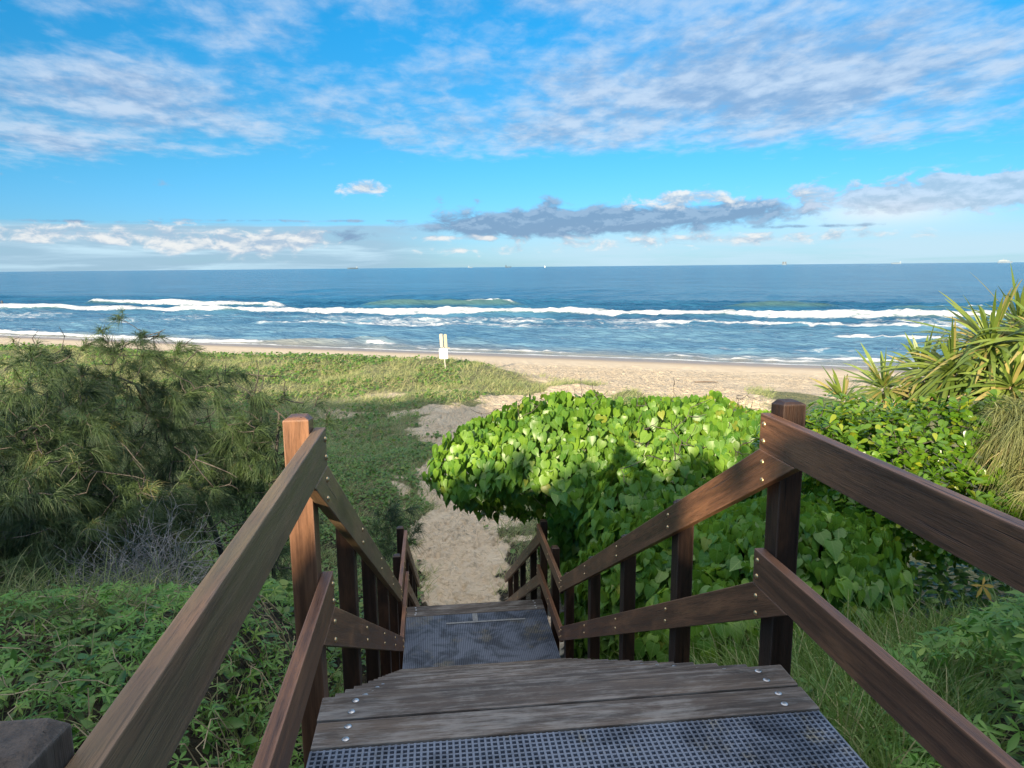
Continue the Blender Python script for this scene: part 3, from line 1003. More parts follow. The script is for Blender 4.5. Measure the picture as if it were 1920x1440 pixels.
def make_post(y, side, size_y=0.10, size_x=0.09):
    xin = (RX + TH) if side > 0 else (LX - TH - size_x)
    x0, x1 = xin + 0.002 * (side > 0), xin + size_x - 0.002 * (side < 0)
    zt = top_line(y) + (0.055 if abs(y - 2.52) < .1 or abs(y - 8.6) < .1 or y < 1 or 7 < y < 8 else 0.02)
    if abs(y - 2.52) > .1 and abs(y - 8.6) > .1 and y > 1 and not (7 < y < 8) and y < YS - .03:
        zt = top_line(y) + 0.03
    gz_ = float(ground_z((x0 + x1) / 2, y)) - 0.3
    L = zt - gz_
    bm = bmesh.new()
    # local x runs up the post
    sx, sy = x1 - x0, size_y
    c = 0.016
    vs0 = [bm.verts.new(p) for p in ((0, 0, 0), (0, sx, 0), (0, sx, sy), (0, 0, sy))]
    drop = 0.020
    hi = [L - drop * 0.4, L - drop * 0.4, L - drop, L - drop]
    vs1 = [bm.verts.new((h, p[1], p[2])) for h, p in zip(hi, ((0, 0, 0), (0, sx, 0), (0, sx, sy), (0, 0, sy)))]
    vs2 = [bm.verts.new(p) for p in ((L, c, c), (L, sx - c, c), (L, sx - c, sy - c), (L, c, sy - c))]
    bm.faces.new(vs0)
    for a, b in ((vs0, vs1), (vs1, vs2)):
        for i in range(4):
            bm.faces.new((a[i], a[(i + 1) % 4], b[(i + 1) % 4], b[i]))
    bm.faces.new(vs2[::-1])
    # local axes -> world: x->z, y->x, z->y
    M = Matrix(((0, 1, 0), (0, 0, 1), (1, 0, 0))).to_4x4()
    M.translation = Vector((x0, y - size_y / 2, gz_)) - PL
    return bm_finish(bm, "post", OLDPOST if y < 2 else (RAIL if side < 0 and y < 3 else POST), stair, M, 0.003)  # left top post takes the lighter rail timber to look sunlit


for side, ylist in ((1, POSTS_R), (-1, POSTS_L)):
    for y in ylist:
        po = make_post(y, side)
        if side < 0:                                           # nut side heads seen on the outer face
            for dz in (0.05, 0.10):
                add_bolt(po, (LX - TH - 0.09, y, top_line(y) - dz), (-1, 0, 0))

for side, xin, mt in ((1, RX, RAIL), (-1, LX, RAILM)):
    inn = (-side, 0, 0)
    for nm, hh in (("handrail", H1), ("midrail", H2)):
        mtt = mt if nm == "handrail" else RAIL
        lab_s = "oiled brown" if mtt is RAIL else "mossy green tinged"
        # level rail of the upper landing
        r = rail(nm, [(-1.0, hh), (YE, hh), (YE, hh - DP), (-1.0, hh - DP)], xin, side, mtt)
        for dz in (0.038, 0.104):
            for yy in (YE - 0.035, 0.77):
                add_bolt(r, (xin, yy, hh - dz), inn)
        # sloping rail of the upper flight, cut to fit under the level rail
        za = hh - DP - 0.0015
        dv = DP / math.cos(ANG)
        zb = za - SL * (YS - YE)
        yc = YE - dv / SL
        r = rail(nm, [(YE, za), (YS - 0.004, zb), (YS - 0.004, zb - dv), (yc, za)], xin, side, mtt, ANG)
        add_bolt(r, (xin, YE - 0.035, za - 0.045), inn)
        add_bolt(r, (xin, YE - 0.040, za - 0.115), inn)
        for yy in POSTS_R[3:7]:
            for dz in (0.045, 0.115):
                add_bolt(r, (xin, yy, za - SL * (yy - YE) - dz), inn)
        # level rail of the lower landing
        zt = Z2 + hh
        r = rail(nm, [(YS, zt), (YL, zt), (YL, zt - DP), (YS, zt - DP)], xin, side, RAIL)
        for yy in (YS + 0.04, 7.72, YL - 0.035):
            for dz in (0.038, 0.104):
                add_bolt(r, (xin, yy, zt - dz), inn)
        # sloping rail of the lower flight
        za = zt - DP - 0.0015
        zb = za - SL * (YEND - YL)
        yc = YL - dv / SL
        r = rail(nm, [(YL, za), (YEND, zb), (YEND, zb - dv), (yc, za)], xin, side, RAIL, ANG)
        for yy in POSTS_R[9:]:
            for dz in (0.045, 0.115):
                add_bolt(r, (xin, yy, za - SL * (yy - YL) - dz), inn)

XA, XB = LX - 0.032, RX + 0.034              # tread ends
M_PL = Matrix.Identity(4)


def plank(y0, y1, z, name="plank", thick=0.035, screws=(True, True)):
    pts = [(0, 0), (XB - XA, 0), (XB - XA, -thick), (0, -thick)]
    M = Matrix.Translation(Vector((XA + rng.uniform(-.004, .004), y0, z + rng.uniform(-.0015, .0015))) - PL)
    o = prism(name, pts, y1 - y0, DECK, stair, M, 0.005)
    for yy in (y0 + (y1 - y0) * 0.27, y0 + (y1 - y0) * 0.73):
        for xx in (XA + 0.115, XB - 0.105):
            add_bolt(o, (xx + rng.uniform(-.008, .008), yy + rng.uniform(-.006, .006), z + 0.0012), (0, 0, 1), SCREW, "screw")
    return o


plank(2.100, 2.231, 0.0)
plank(2.242, 2.375, 0.0)
GO = 0.2919
for y0_, z0_, n in ((Y0, 0.0, 15), (Y2, Z2, 15)):
    for i in range(1, n + 1):
        ya = y0_ + (i - 1) * GO + 0.004
        z = z0_ - i * 0.16754
        plank(ya, ya + 0.138, z, "tread_plank")
        plank(ya + 0.148, ya + 0.286, z, "tread_plank")
plank(8.178, 8.299, Z2)
plank(8.311, 8.434, Z2)


def grating(y0, y1, z, pitch=0.0205, bar=0.0072):
    g = Geo()

    def box(xa, xb, ya, yb, za, zb):
        V = np.array([(xa, ya, za), (xb, ya, za), (xb, yb, za), (xa, yb, za), (xa, ya, zb), (xb, ya, zb), (xb, yb, zb), (xa, yb, zb)])
        g.add(V, [np.array([(0, 3, 2, 1), (4, 5, 6, 7), (0, 1, 5, 4), (1, 2, 6, 5), (2, 3, 7, 6), (3, 0, 4, 7)])])
    nx = int((XB - XA) / pitch)
    for i in range(nx + 1):
        x = XA + 0.004 + i * (XB - XA - 0.008 - bar) / nx
        box(x, x + bar, y0, y1, z - 0.028, z)
    ny = int((y1 - y0) / pitch)
    for i in range(ny + 1):
        y = y0 + i * (y1 - y0 - bar) / ny
        box(XA + 0.004, XB - 0.004, y, y + bar, z - 0.026, z - 0.002)
    return g.obj("grating_panel", GRATE, stair)


gp1 = grating(-1.0, 2.092, -0.004)
gp2 = grating(6.76, 8.170, Z2 - 0.003)


def slab(name, x0, x1, y0, y1, z0, z1, mat, parent=stair, bev=0.003):
    pts = [(0, 0), (x1 - x0, 0), (x1 - x0, z1 - z0), (0, z1 - z0)]
    M = Matrix.Translation(Vector((x0, y0, z0)) - PL)
    return prism(name, pts, y1 - y0, mat, parent, M, bev)


slab("repair_strip", -0.05, 0.90, 7.93, 7.965, Z2 - 0.0005, Z2 + 0.004, REPAIR, bev=0.001)
slab("repair_strip", 0.27, 0.33, 7.969, 8.16, Z2 - 0.0005, Z2 + 0.004, REPAIR, bev=0.001)
for yy in (2.02, 1.2, 0.3):
    slab("joist", XA + 0.01, XB - 0.01, yy, yy + 0.045, -0.19, -0.04, POST)
for yy in (6.80, 7.5, 8.12):
    slab("joist", XA + 0.01, XB - 0.01, yy, yy + 0.045, Z2 - 0.19, Z2 - 0.04, POST)
for xx in (XA + 0.012, XB - 0.057):
    for ya, za, yb in ((2.12, -0.075, Y1 + 0.02), (8.2, Z2 - 0.075, Y3)):
        zb = za - SL * (yb - ya)
        o = Vector((0, ya, za))
        pts = [(ya, za), (yb, zb), (yb, zb - 0.3), (ya, za - 0.28)]
        ax = Vector((0, math.cos(ANG), -math.sin(ANG)))
        az_ = Vector((0, math.sin(ANG), math.cos(ANG)))
        ay = az_.cross(ax)
        q = [((Vector((0, y, z)) - o).dot(ax), (Vector((0, y, z)) - o).dot(az_)) for y, z in pts]
        M = Matrix((ax, ay, az_)).transposed().to_4x4()
        M.translation = Vector((xx if ay.x > 0 else xx + 0.045, ya, za - 0.062)) - PL
        prism("stringer", q, 0.045, POST, stair, M)

# ------------------------------------------------------------------ leaf templates
def leaf_template(half, fold=0.12, droop=0.18, wave=0.0):
    """half outline [(x, y)...] from base to tip; returns verts, [tris, quads]"""
    n = len(half)
    xs = [p[0] for p in half]
    V, quads, tris = [], [], []
    mid = []
    for i, (x, y) in enumerate(half):
        mx = min(max(x, 0.0), 1.0)
        V.append((mx, 0.0, -droop * mx * mx))
        V.append((x, y, fold * y - droop * x * abs(x) + wave * math.sin(x * 9)))
        V.append((x, -y, fold * y - droop * x * abs(x) + wave * math.sin(x * 9 + 1)))
    for i in range(n - 1):
        a, b = 3 * i, 3 * (i + 1)
        quads.append((a, b, b + 1, a + 1))
        quads.append((a, a + 2, b + 2, b))
    return np.array(V), [quads]


HEART_T = leaf_template([(0.0, 0.01), (-0.13, 0.20), (-0.02, 0.38), (0.20, 0.46), (0.45, 0.38), (0.72, 0.18), (1.0, 0.004)], 0.22, 0.22)
OVAL_T = leaf_template([(0.0, 0.01), (0.25, 0.17), (0.55, 0.21), (0.82, 0.14), (1.0, 0.01)], 0.25, 0.15)
OBOV_T = leaf_template([(0.0, 0.02), (0.35, 0.13), (0.68, 0.25), (0.9, 0.21), (1.0, 0.05)], 0.2, 0.12)
ROUND_T = leaf_template([(0.0, 0.02), (0.2, 0.36), (0.55, 0.45), (0.85, 0.28), (1.0, 0.03)], 0.15, 0.1)


def palmate_template(n=5, spread=2.1):
    V, Q = [], []
    tv, tf = leaf_template([(0.0, 0.005), (0.3, 0.10), (0.62, 0.13), (1.0, 0.004)], 0.2, 0.2)
    for i in range(n):
        a = (i / (n - 1) - 0.5) * 2 * spread
        l = 1.0 - 0.38 * abs(i / (n - 1) - 0.5) * 2
        c, s = math.cos(a), math.sin(a)
        w = tv.copy() * l
        W = np.stack([w[:, 0] * c - w[:, 1] * s, w[:, 0] * s + w[:, 1] * c, w[:, 2]], -1)
        Q += [tuple(q + len(V) for q in f) for f in tf[0]]
        V += [tuple(v) for v in W]
    return np.array(V), [Q]


PALM_T = palmate_template()


# ------------------------------------------------------------------ branching
def skeleton(targets, roots, r0=0.05, rmin=0.004, up=0.15, wig=0.10, nseg=5):
    """joins target points to a growing skeleton; returns polylines and radii"""
    roots = np.asarray(roots, float)
    nodes = [roots]
    rad = [np.linspace(r0, r0 * 0.45, len(roots))]
    paths, radii = [roots], [np.linspace(r0, r0 * 0.45, len(roots))]
    allp, allr = roots.copy(), rad[0].copy()
    base = roots[0]
    order = np.argsort(np.linalg.norm(targets - roots[-1], axis=1))
    for i in order:
        t = targets[i]
        d = np.linalg.norm(allp - t, axis=1) + 0.35 * np.maximum(0, allp[:, 2] - t[2] + 0.1)
        j = int(np.argmin(d))
        a = allp[j]
        L = np.linalg.norm(t - a)
        q = np.linspace(0, 1, nseg)[:, None]
        p = a + (t - a) * q
        bow = rng.normal(size=3) * wig * L
        bow[2] = abs(bow[2]) * 0.5 - up * L
        p = p + bow * (4 * q * (1 - q)) * 0.6 + rng.normal(size=p.shape) * 0.03 * L * (q * (1 - q) * 4)
        ra = max(rmin, allr[j] * 0.78)
        r = np.linspace(ra, max(rmin * 0.6, ra * 0.4), nseg)
        paths.append(p)
        radii.append(r)
        allp = np.concatenate([allp, p[1:]])
        allr = np.concatenate([allr, r[1:]])
    return paths, radii


def ell_points(ells, n, rmin=0.0, rmax=1.0):
    """random points in a union of ellipsoids (weight by volume)"""
    w = np.array([e[1][0] * e[1][1] * e[1][2] for e in ells])
    k_ = rng.choice(len(ells), n, p=w / w.sum())
    d = norm(rng.normal(size=(n, 3)))
    r = (rmin ** 3 + (rmax ** 3 - rmin ** 3) * rng.random(n)) ** (1 / 3)
    c = np.array([e[0] for e in ells])[k_]
    rr = np.array([e[1] for e in ells])[k_]
    return c + d * rr * r[:, None]


def ell_shell(ells, n, lump=0.16, depth=0.12, seed=0):
    """points near the outer surface of a union of lumpy ellipsoids, with outward normals"""
    area = np.array([(e[1][0] * e[1][1] + e[1][1] * e[1][2] + e[1][0] * e[1][2]) for e in ells])
    k_ = rng.choice(len(ells), n, p=area / area.sum())
    d = norm(rng.normal(size=(n, 3)))
    c = np.array([e[0] for e in ells])[k_]
    rr = np.array([e[1] for e in ells])[k_]
    lon, lat = np.arctan2(d[:, 1], d[:, 0]), d[:, 2]
    lum = 1 + lump * ((fbm(lon * 2.2 + k_ * 5.1, lat * 3.0 + k_ * 3.7, 81 + seed, 3) - 0.5) * 2) - depth * rng.random(n) ** 1.5
    p = c + d * rr * lum[:, None]
    nn = norm(d / rr)
    keep = np.ones(n, bool)
    for i, (ec, er) in enumerate(ells):
        q = np.linalg.norm((p - np.array(ec)) / np.array(er), axis=1)
        keep &= ~((q < 0.80) & (k_ != i))
    return p[keep], nn[keep]


def off_stairs(p, margin=0.12):
    """keeps leaves out of the walkway"""
    x, y, z = p[:, 0], p[:, 1], p[:, 2]
    top = np.interp(y, [0, YE, YS, YL, YEND], [H1, H1, Z2 + H1, Z2 + H1, -4.4]) + 0.5
    inside = (x > LX - 0.15 - margin) & (x < RX + 0.15 + margin) & (y < YEND + .2) & (z < top)
    return ~inside


# ------------------------------------------------------------------ heart-leaved tree and shrub
def heart_plant(name, label, cat, base, ells, n, size, leaf_seed, trunk_pts, twigs=0, branches=70, keepf=None):
    root = empty(name, base, label, cat)
    g = Geo()
    for rep, (nn_, dep, ls) in enumerate(((n, 0.14, 0.24), (int(n * 0.7), 0.36, 0.14))):
        p, o = ell_shell(ells, nn_, ls, dep, leaf_seed)
        kz = off_stairs(p)
        p, o = p[kz], o[kz]
        if keepf is not None:
            kk = keepf(p)
            p, o = p[kk], o[kk]
        m_ = len(p)
        ax = np.array([[0, 0, -1.0]]) + o * np.array([[0.55, 0.55, 0.15]]) + rng.normal(size=(m_, 3)) * 0.33
        nr = o + np.array([[0, 0, 0.55]]) + rng.normal(size=(m_, 3)) * 0.32
        sc = size * (0.45 + 0.75 * rng.random(m_))
        scatter(g, *HEART_T, p - norm(ax) * sc[:, None] * 0.35, ax, nr, sc, rng.random(m_), rng.normal(size=m_) * 0.12, veins=True)
    g.obj("leaves", HEART, root, True)
    t = ell_points(ells, branches, 0.3, 0.92)
    if twigs:
        q, o = ell_shell(ells, twigs * 12, 0.1, 0.0, 3)
        q, o = q[o[:, 2] > 0.7][:twigs], o[o[:, 2] > 0.7][:twigs]
        tips = q[:, None, :] + (o[:, None, :] + rng.normal(size=(len(q), 3, 3)) * 0.6) * rng.uniform(0.05, 0.24, (len(q), 3, 1))
        t = np.concatenate([t, tips.reshape(-1, 3)])
    t = t[off_stairs(t)]
    pa, ra = skeleton(t, np.array(trunk_pts), 0.06, 0.0055)
    b = Geo()
    tubes(b, pa, ra, 6)
    b.obj("branches", BARK, root, True)
    return root


TREE_E = [((0.95, 10.0, -1.36), (1.15, 1.1, 0.72)), ((1.9, 9.6, -1.18), (1.5, 1.4, 0.82)), ((3.3, 9.0, -1.25), (1.6, 1.6, 0.92)),
          ((4.3, 8.2, -1.35), (1.3, 1.6, 0.95)), ((1.75, 9.9, -2.15), (0.72, 1.0, 0.85)), ((1.35, 10.0, -1.85), (0.85, 0.95, 0.62)), ((2.6, 7.9, -1.5), (1.0, 1.0, 0.9))]
heart_plant("heart_leaf_tree", "broad bright green heart-leaved tree with its sunlit dome overhanging the foot of the stairs",
            "tree", (1.9, 9.8, -3.9), TREE_E, 15000, 0.152, 1,
            [(1.9, 9.8, -4.2), (1.85, 9.75, -3.2), (1.9, 9.7, -2.4), (2.1, 9.5, -1.7)], twigs=46, branches=120)
SHRUB_E = [((2.35, 6.9, -2.05), (0.95, 1.0, 1.0)), ((2.0, 8.0, -2.6), (0.62, 0.8, 0.8)), ((3.15, 6.1, -1.45), (1.05, 0.85, 0.72)), ((2.3, 5.5, -1.8), (0.75, 0.7, 0.62)), ((3.6, 5.9, -1.35), (0.55, 0.6, 0.5))]
heart_plant("heart_leaf_shrub", "dark green heart-leaved shrub in shade behind the right-hand railing posts",
            "shrub", (2.6, 6.6, -2.7), SHRUB_E, 7000, 0.16, 2,
            [(2.7, 6.7, -3.0), (2.7, 6.6, -2.4), (2.7, 6.5, -1.9)], branches=70)


# ------------------------------------------------------------------ glossy shrub
def glossy_shrub():
    ells = [((4.35, 7.0, -0.55), (0.75, 0.7, 0.62)), ((5.1, 7.0, -0.62), (0.75, 0.7, 0.66)), ((4.75, 6.3, -0.95), (0.75, 0.55, 0.5)), ((5.45, 6.6, -0.45), (0.5, 0.5, 0.62)), ((3.9, 7.3, -0.6), (0.5, .5, .42)), ((5.2, 6.3, -1.0), (0.6, 0.5, 0.5)), ((5.7, 6.5, -1.05), (0.55, 0.5, 0.45))]
    root = empty("glossy_shrub", (4.8, 6.9, -2.5), "bushy shrub of small shiny yellow-green leaves beside the pandanus", "shrub")
    p, o = ell_shell(ells, 1500, 0.22, 0.30, 5)
    g = Geo()
    for rep in range(9):
        m_ = len(p)
        up = norm(o + np.array([[0, 0, 0.9]]))
        a = rng.normal(size=(m_, 3))
        ax = norm(np.cross(up, a)) * 0.9 + up * rng.uniform(0.1, 0.9, (m_, 1))
        pos = p + up * rng.uniform(-0.09, 0.03, (m_, 1))
        scatter(g, *OBOV_T, pos, ax, up + rng.normal(size=(m_, 3)) * 0.25, rng.uniform(0.065, 0.125, m_), rng.random(m_))
    g.obj("leaves", GLOSSY, root, True)
    pa, ra = skeleton(p[rng.choice(len(p), 240)], np.array([(4.8, 6.9, -2.6), (4.8, 6.9, -1.9), (4.85, 6.9, -1.3)]), 0.04, 0.004)
    b = Geo()
    tubes(b, pa, ra, 5)
    b.obj("branches", BARK, root, True)


glossy_shrub()


# ------------------------------------------------------------------ pandanus
def pandanus(label, base, heads, trunks):
    root = empty("pandanus_tree", base, label, "pandanus", "pandanus on the right of the stairs")
    b = Geo()
    for tp, tr in trunks:
        tp = np.array(tp, float)
        tt = np.linspace(0, 1, 14)
        ts = np.linspace(0, 1, len(tp))
        pp = np.stack([np.interp(tt, ts, tp[:, i]) for i in range(3)], -1) + rng.normal(size=(14, 3)) * 0.012
        tubes(b, [pp], [np.linspace(tr, tr * 0.75, 14) * (1 + 0.12 * (np.arange(14) % 2))], 9)
    b.obj("trunk", PANBARK, root, True)
    for c, axis, n, L in heads:
        c = np.array(c, float)
        axis = norm(np.array(axis, float))
        g = Geo()
        kk = np.arange(n)
        th = kk * 2.39996
        tilt = np.sqrt((kk + 0.5) / n) * 1.75                    # inner blades upright, outer ones spreading
        ref = norm(np.cross(axis, [0.3, 0.5, 0.1]))
        r2 = np.cross(axis, ref)
        D = axis * np.cos(tilt)[:, None] + (ref * np.cos(th)[:, None] + r2 * np.sin(th)[:, None]) * np.sin(tilt)[:, None]
        D = norm(D + rng.normal(size=D.shape) * 0.16)
        wd = np.cross(D, axis + rng.normal(size=D.shape) * 0.05)
        P0 = c + D * 0.05 + axis * (0.10 * (1 - tilt / 1.75))[:, None]
        strips(g, P0, D, 0.08 + 0.55 * tilt / 1.75 * rng.uniform(0.2, 1.6, n), L * rng.uniform(0.55, 1.18, n), 0.044, 6, rng.random(n), wd, taper=False)
        g.obj("leaf_rosette", PANDAN, root)
        g = Geo()
        m_ = int(n * 0.8)
        D = norm(np.stack([rng.normal(size=m_), rng.normal(size=m_), -0.5 - rng.random(m_) * 0.9], -1))
        strips(g, c - axis * rng.uniform(0.05, 0.3, (m_, 1)), D, 0.25, L * rng.uniform(0.35, 0.8, m_), 0.032, 4, rng.random(m_), np.cross(D, axis + rng.normal(size=D.shape) * .3), taper=False)
        g.obj("dry_skirt", DRYLEAF, root)
    return root


pandanus("tall pandanus at the right edge with big spiky rosettes above pale leaning trunks", (7.4, 7.6, -2.8),
         [((6.68, 8.0, 0.42), (-0.35, -0.25, 0.9), 135, 0.95), ((7.2, 8.2, 0.60), (-0.1, -0.3, 1), 100, 0.95), ((6.55, 7.5, 0.02), (-0.35, -0.6, 0.7), 90, 0.85), ((6.98, 7.6, 0.55), (-0.2, -0.5, 0.9), 90, 0.85),
          ((7.35, 7.7, 0.35), (0.0, -0.6, 0.9), 90, 0.9), ((7.9, 8.0, 0.65), (0.1, -0.2, 1), 80, 0.95), ((6.30, 8.1, 0.12), (-0.6, -0.2, 0.8), 90, 0.75)],
         [([(7.4, 7.6, -3.0), (7.3, 7.5, -1.2), (6.95, 7.8, -0.2), (6.75, 8.0, 0.35)], 0.075), ([(7.3, 7.5, -1.1), (7.3, 7.9, -0.2), (7.2, 8.2, 0.54)], 0.065),
          ([(7.5, 7.0, -0.55), (7.0, 7.2, -0.25), (6.6, 7.6, 0.0)], 0.055), ([(7.3, 7.5, -1.0), (7.7, 7.6, -0.4), (7.9, 8.0, 0.60)], 0.06),
          ([(7.2, 7.0, -1.1), (6.7, 7.0, -0.85), (6.1, 7.3, -0.65)], 0.06), ([(7.3, 7.6, -0.6), (7.35, 7.7, 0.3)], .06), ([(6.9, 7.85, -0.25), (6.25, 8.1, 0.08)], .05)])
pandanus("low pandanus with three small rosettes at the seaward end of the shrubs", (6.0, 8.8, -2.8),
         [((6.25, 8.6, 0.02), (-0.3, -0.2, 1), 80, 0.66), ((5.80, 8.7, -0.18), (-0.4, -0.2, 1), 78, 0.60), ((5.38, 8.9, -0.36), (-0.6, 0.0, 0.9), 66, 0.52)],
         [([(6.0, 8.8, -3.0), (6.1, 8.7, -1.2), (6.25, 8.6, -0.05)], 0.055), ([(6.05, 8.75, -1.6), (5.80, 8.7, -0.23)], 0.05), ([(6.0, 8.8, -1.7), (5.6, 8.9, -1.0), (5.38, 8.9, -0.41)], 0.05)])


# ------------------------------------------------------------------ casuarinas
def casuarina(name, label, base, trunk, ells, n, mat, tufts=4, needles=38, length=0.30, r0=0.075, wind=(0.25, -0.1, 0), group="casuarinas left of the stairs", droop=0.85, width=0.006, bare=0.15, cat="casuarina"):
    root = empty(name, base, label, cat, group)
    t = ell_points(ells, n, 0.15, 1.0)
    gz_ = ground_z(t[:, 0], t[:, 1]) + 0.15
    t = t[(t[:, 2] > gz_) & off_stairs(t, 0.2)]
    pa, ra = skeleton(t, np.array(trunk, float), r0, 0.0062, up=0.05, wig=0.14)
    b = Geo()
    tubes(b, pa[:1], ra[:1], 7)
    tubes(b, pa[1:], ra[1:], 4)
    if bare > 0.12:
        t2 = ell_points(ells, n // 2, 0.75, 1.15)
        t2 = t2[(t2[:, 2] > ground_z(t2[:, 0], t2[:, 1]) + 0.3) & off_stairs(t2, 0.2)]
        pts_ = np.concatenate(pa)
        for q_ in t2:
            j = np.argmin(np.linalg.norm(pts_ - q_, axis=1))
            v_ = q_ - pts_[j]
            mid = pts_[j] + v_ * 0.5 + rng.normal(size=3) * 0.12 * np.linalg.norm(v_)
            tubes(b, [np.array([pts_[j], mid, q_, q_ + v_ * 0.35 + rng.normal(size=3) * 0.05])], [np.array([0.009, 0.0075, 0.006, 0.003])], 4)
    b.obj("branches", BARK, root, True)
    g = Geo()
    P0, D0, LL, RR = [], [], [], []
    wind = np.array(wind)
    for p in pa[1:]:
        if rng.random() < bare:
            continue
        dirn = norm(p[-1] - p[-2])
        clump = rng.random()
        for q in range(tufts):
            f = rng.uniform(0.45, 1.0)
            c = p[0] + (p[-1] - p[0]) * f if f < 0.99 else p[-1]
            k0 = min(len(p) - 1, int(f * (len(p) - 1)))
            c = p[k0]
            d = norm(dirn * 0.7 + np.array([0, 0, 0.42]) + rng.normal(size=3) * 0.45 + wind)
            tl = length * rng.uniform(0.5, 1.1)
            # a short twig carrying needles along it
            s_ = rng.random((needles, 1))
            st = c + d * tl * 0.9 * s_
            st[:, 2] -= 0.35 * tl * (s_[:, 0] ** 2)
            dd = d * 0.75 + rng.normal(size=(needles, 3)) * 0.30 + np.array([0, 0, -0.1])
            P0.append(st)
            D0.append(dd)
            LL.append(length * rng.uniform(0.45, 1.05, needles))
            RR.append(np.clip(clump * 0.8 + rng.random(needles) * 0.25, 0, 1))
    P0, D0, LL, RR = np.concatenate(P0), np.concatenate(D0), np.concatenate(LL), np.concatenate(RR)
    ok = off_stairs(P0, 0.1)
    strips(g, P0[ok], D0[ok], droop * rng.uniform(0.5, 1.2, ok.sum()), LL[ok], width, 3, RR[ok])
    g.obj("needle_foliage", mat, root)
    return root


casuarina("casuarina_tree", "windswept casuarina reaching highest against the surf, tallest of the left thicket", (-3.6, 11.6, -4.5),
          [(-3.4, 11.4, -4.6), (-3.5, 11.4, -3.6), (-3.7, 11.4, -2.6), (-4.0, 11.3, -1.6), (-4.4, 11.2, -0.7), (-4.6, 11.2, -0.2)],
          [((-4.6, 11.2, -0.15), (0.95, 0.9, 0.85)), ((-3.6, 11.2, -0.6), (0.9, 0.9, 0.85)), ((-5.4, 11.0, -0.7), (1.0, 1, 0.75)), ((-3.1, 11.3, -1.3), (0.7, 0.9, 0.8)), ((-4.3, 10.8, -1.6), (1.3, 1.1, 0.7)), ((-4.75, 11.1, 0.42), (0.42, 0.4, 0.5)), ((-3.95, 11.2, 0.05), (0.4, 0.4, 0.42)), ((-5.6, 11.1, 0.2), (0.45, 0.4, 0.35))], 330, NEEDLE, r0=0.055, bare=0.25)
casuarina("casuarina_tree", "casuarina filling the left edge of the photo with olive drooping needles", (-5.4, 9.6, -3.6),
          [(-5.2, 9.6, -3.8), (-5.2, 9.5, -2.6), (-5.3, 9.4, -1.5), (-5.3, 9.4, -0.6)],
          [((-5.35, 9.6, -0.15), (0.85, 1.0, 0.80)), ((-5.0, 9.2, -1.2), (1.1, 1.2, 0.85)), ((-5.6, 9.4, -1.9), (1.1, 1.2, 0.9)), ((-4.5, 9.5, -0.75), (0.6, 0.8, 0.6)), ((-5.25, 9.6, 0.50), (0.42, 0.45, 0.36)), ((-4.75, 9.8, 0.15), (0.35, 0.4, 0.35))], 290, NEEDLE, r0=0.06)
casuarina("casuarina_tree", "low casuarina in front of the thicket with yellow-green drooping tassels", (-4.6, 8.6, -3.0),
          [(-4.0, 9.2, -3.4), (-4.1, 9.0, -2.7), (-4.4, 8.8, -2.1), (-4.9, 8.5, -1.5)],
          [((-4.6, 8.7, -1.55), (1.2, 0.9, 0.75)), ((-3.5, 9.0, -1.6), (0.9, 0.9, 0.85)), ((-5.3, 8.3, -1.9), (0.9, 0.8, 0.6)), ((-3.9, 8.5, -2.2), (1.3, 0.8, 0.55))], 230, NEEDLE, r0=0.05, length=0.29, tufts=5)
casuarina("casuarina_tree", "slim casuarina nearest the stairs with grey-green foliage above the dune grass", (-2.8, 11.2, -4.5),
          [(-2.75, 11.0, -4.7), (-2.7, 11.0, -3.6), (-2.75, 11.0, -2.6), (-2.6, 11.0, -1.6), (-2.5, 11.1, -0.7)],
          [((-2.6, 11.0, -0.75), (0.62, 0.7, 0.7)), ((-2.9, 11.0, -1.7), (0.8, 0.8, 0.8)), ((-2.6, 10.8, -2.6), (0.6, 0.7, 0.7)), ((-2.05, 11.3, -0.85), (0.35, 0.4, 0.5))], 120, NEEDLE, r0=0.045, needles=26)
casuarina("casuarina_tree", "shaded low casuarina spreading dark needles at the foot of the left thicket", (-3.6, 8.2, -2.9),
          [(-3.2, 8.6, -3.3), (-3.3, 8.4, -2.8), (-3.6, 8.2, -2.4)],
          [((-3.0, 8.3, -2.55), (0.9, 0.8, 0.6)), ((-4.3, 7.7, -2.1), (1.2, 0.7, 0.45)), ((-5.4, 7.6, -1.8), (0.9, 0.7, 0.55)), ((-2.45, 8.9, -2.9), (0.55, 0.7, 0.6))], 170, NEEDLE, r0=0.035)
casuarina("casuarina_sapling", "small leaning casuarina sapling beside the sandy path beyond the left railing", (-0.95, 11.8, -4.9),
          [(-1.3, 11.9, -5.1), (-1.05, 11.8, -4.3), (-0.9, 11.8, -3.9), (-0.75, 12.0, -3.4)],
          [((-1.15, 11.9, -3.1), (0.55, 0.5, 0.42)), ((-0.75, 12.0, -2.9), (0.35, 0.4, 0.4))], 30, NEEDLE, r0=0.035, needles=34, bare=0.1, cat="sapling")
casuarina("casuarina_tree", "pale casuarina hanging long needle curtains at the right edge below the pandanus", (6.3, 5.9, -2.4),
          [(6.6, 6.0, -2.6), (6.5, 6.0, -1.2), (6.2, 6.0, -0.4), (5.8, 6.0, -0.05)],
          [((5.62, 6.1, 0.02), (0.26, 0.35, 0.20)), ((5.95, 6.0, -0.05), (0.40, 0.4, 0.35)), ((5.72, 5.9, -0.42), (0.30, 0.35, 0.24)), ((5.66, 5.8, -0.78), (0.28, 0.3, 0.22)), ((6.05, 5.8, -0.3), (.4, .3, .3))], 95, NEEDLE2, tufts=5, needles=40, length=0.36, r0=0.03, wind=(-0.1, -0.1, 0), group=None, droop=1.35, width=0.008, bare=0.0)


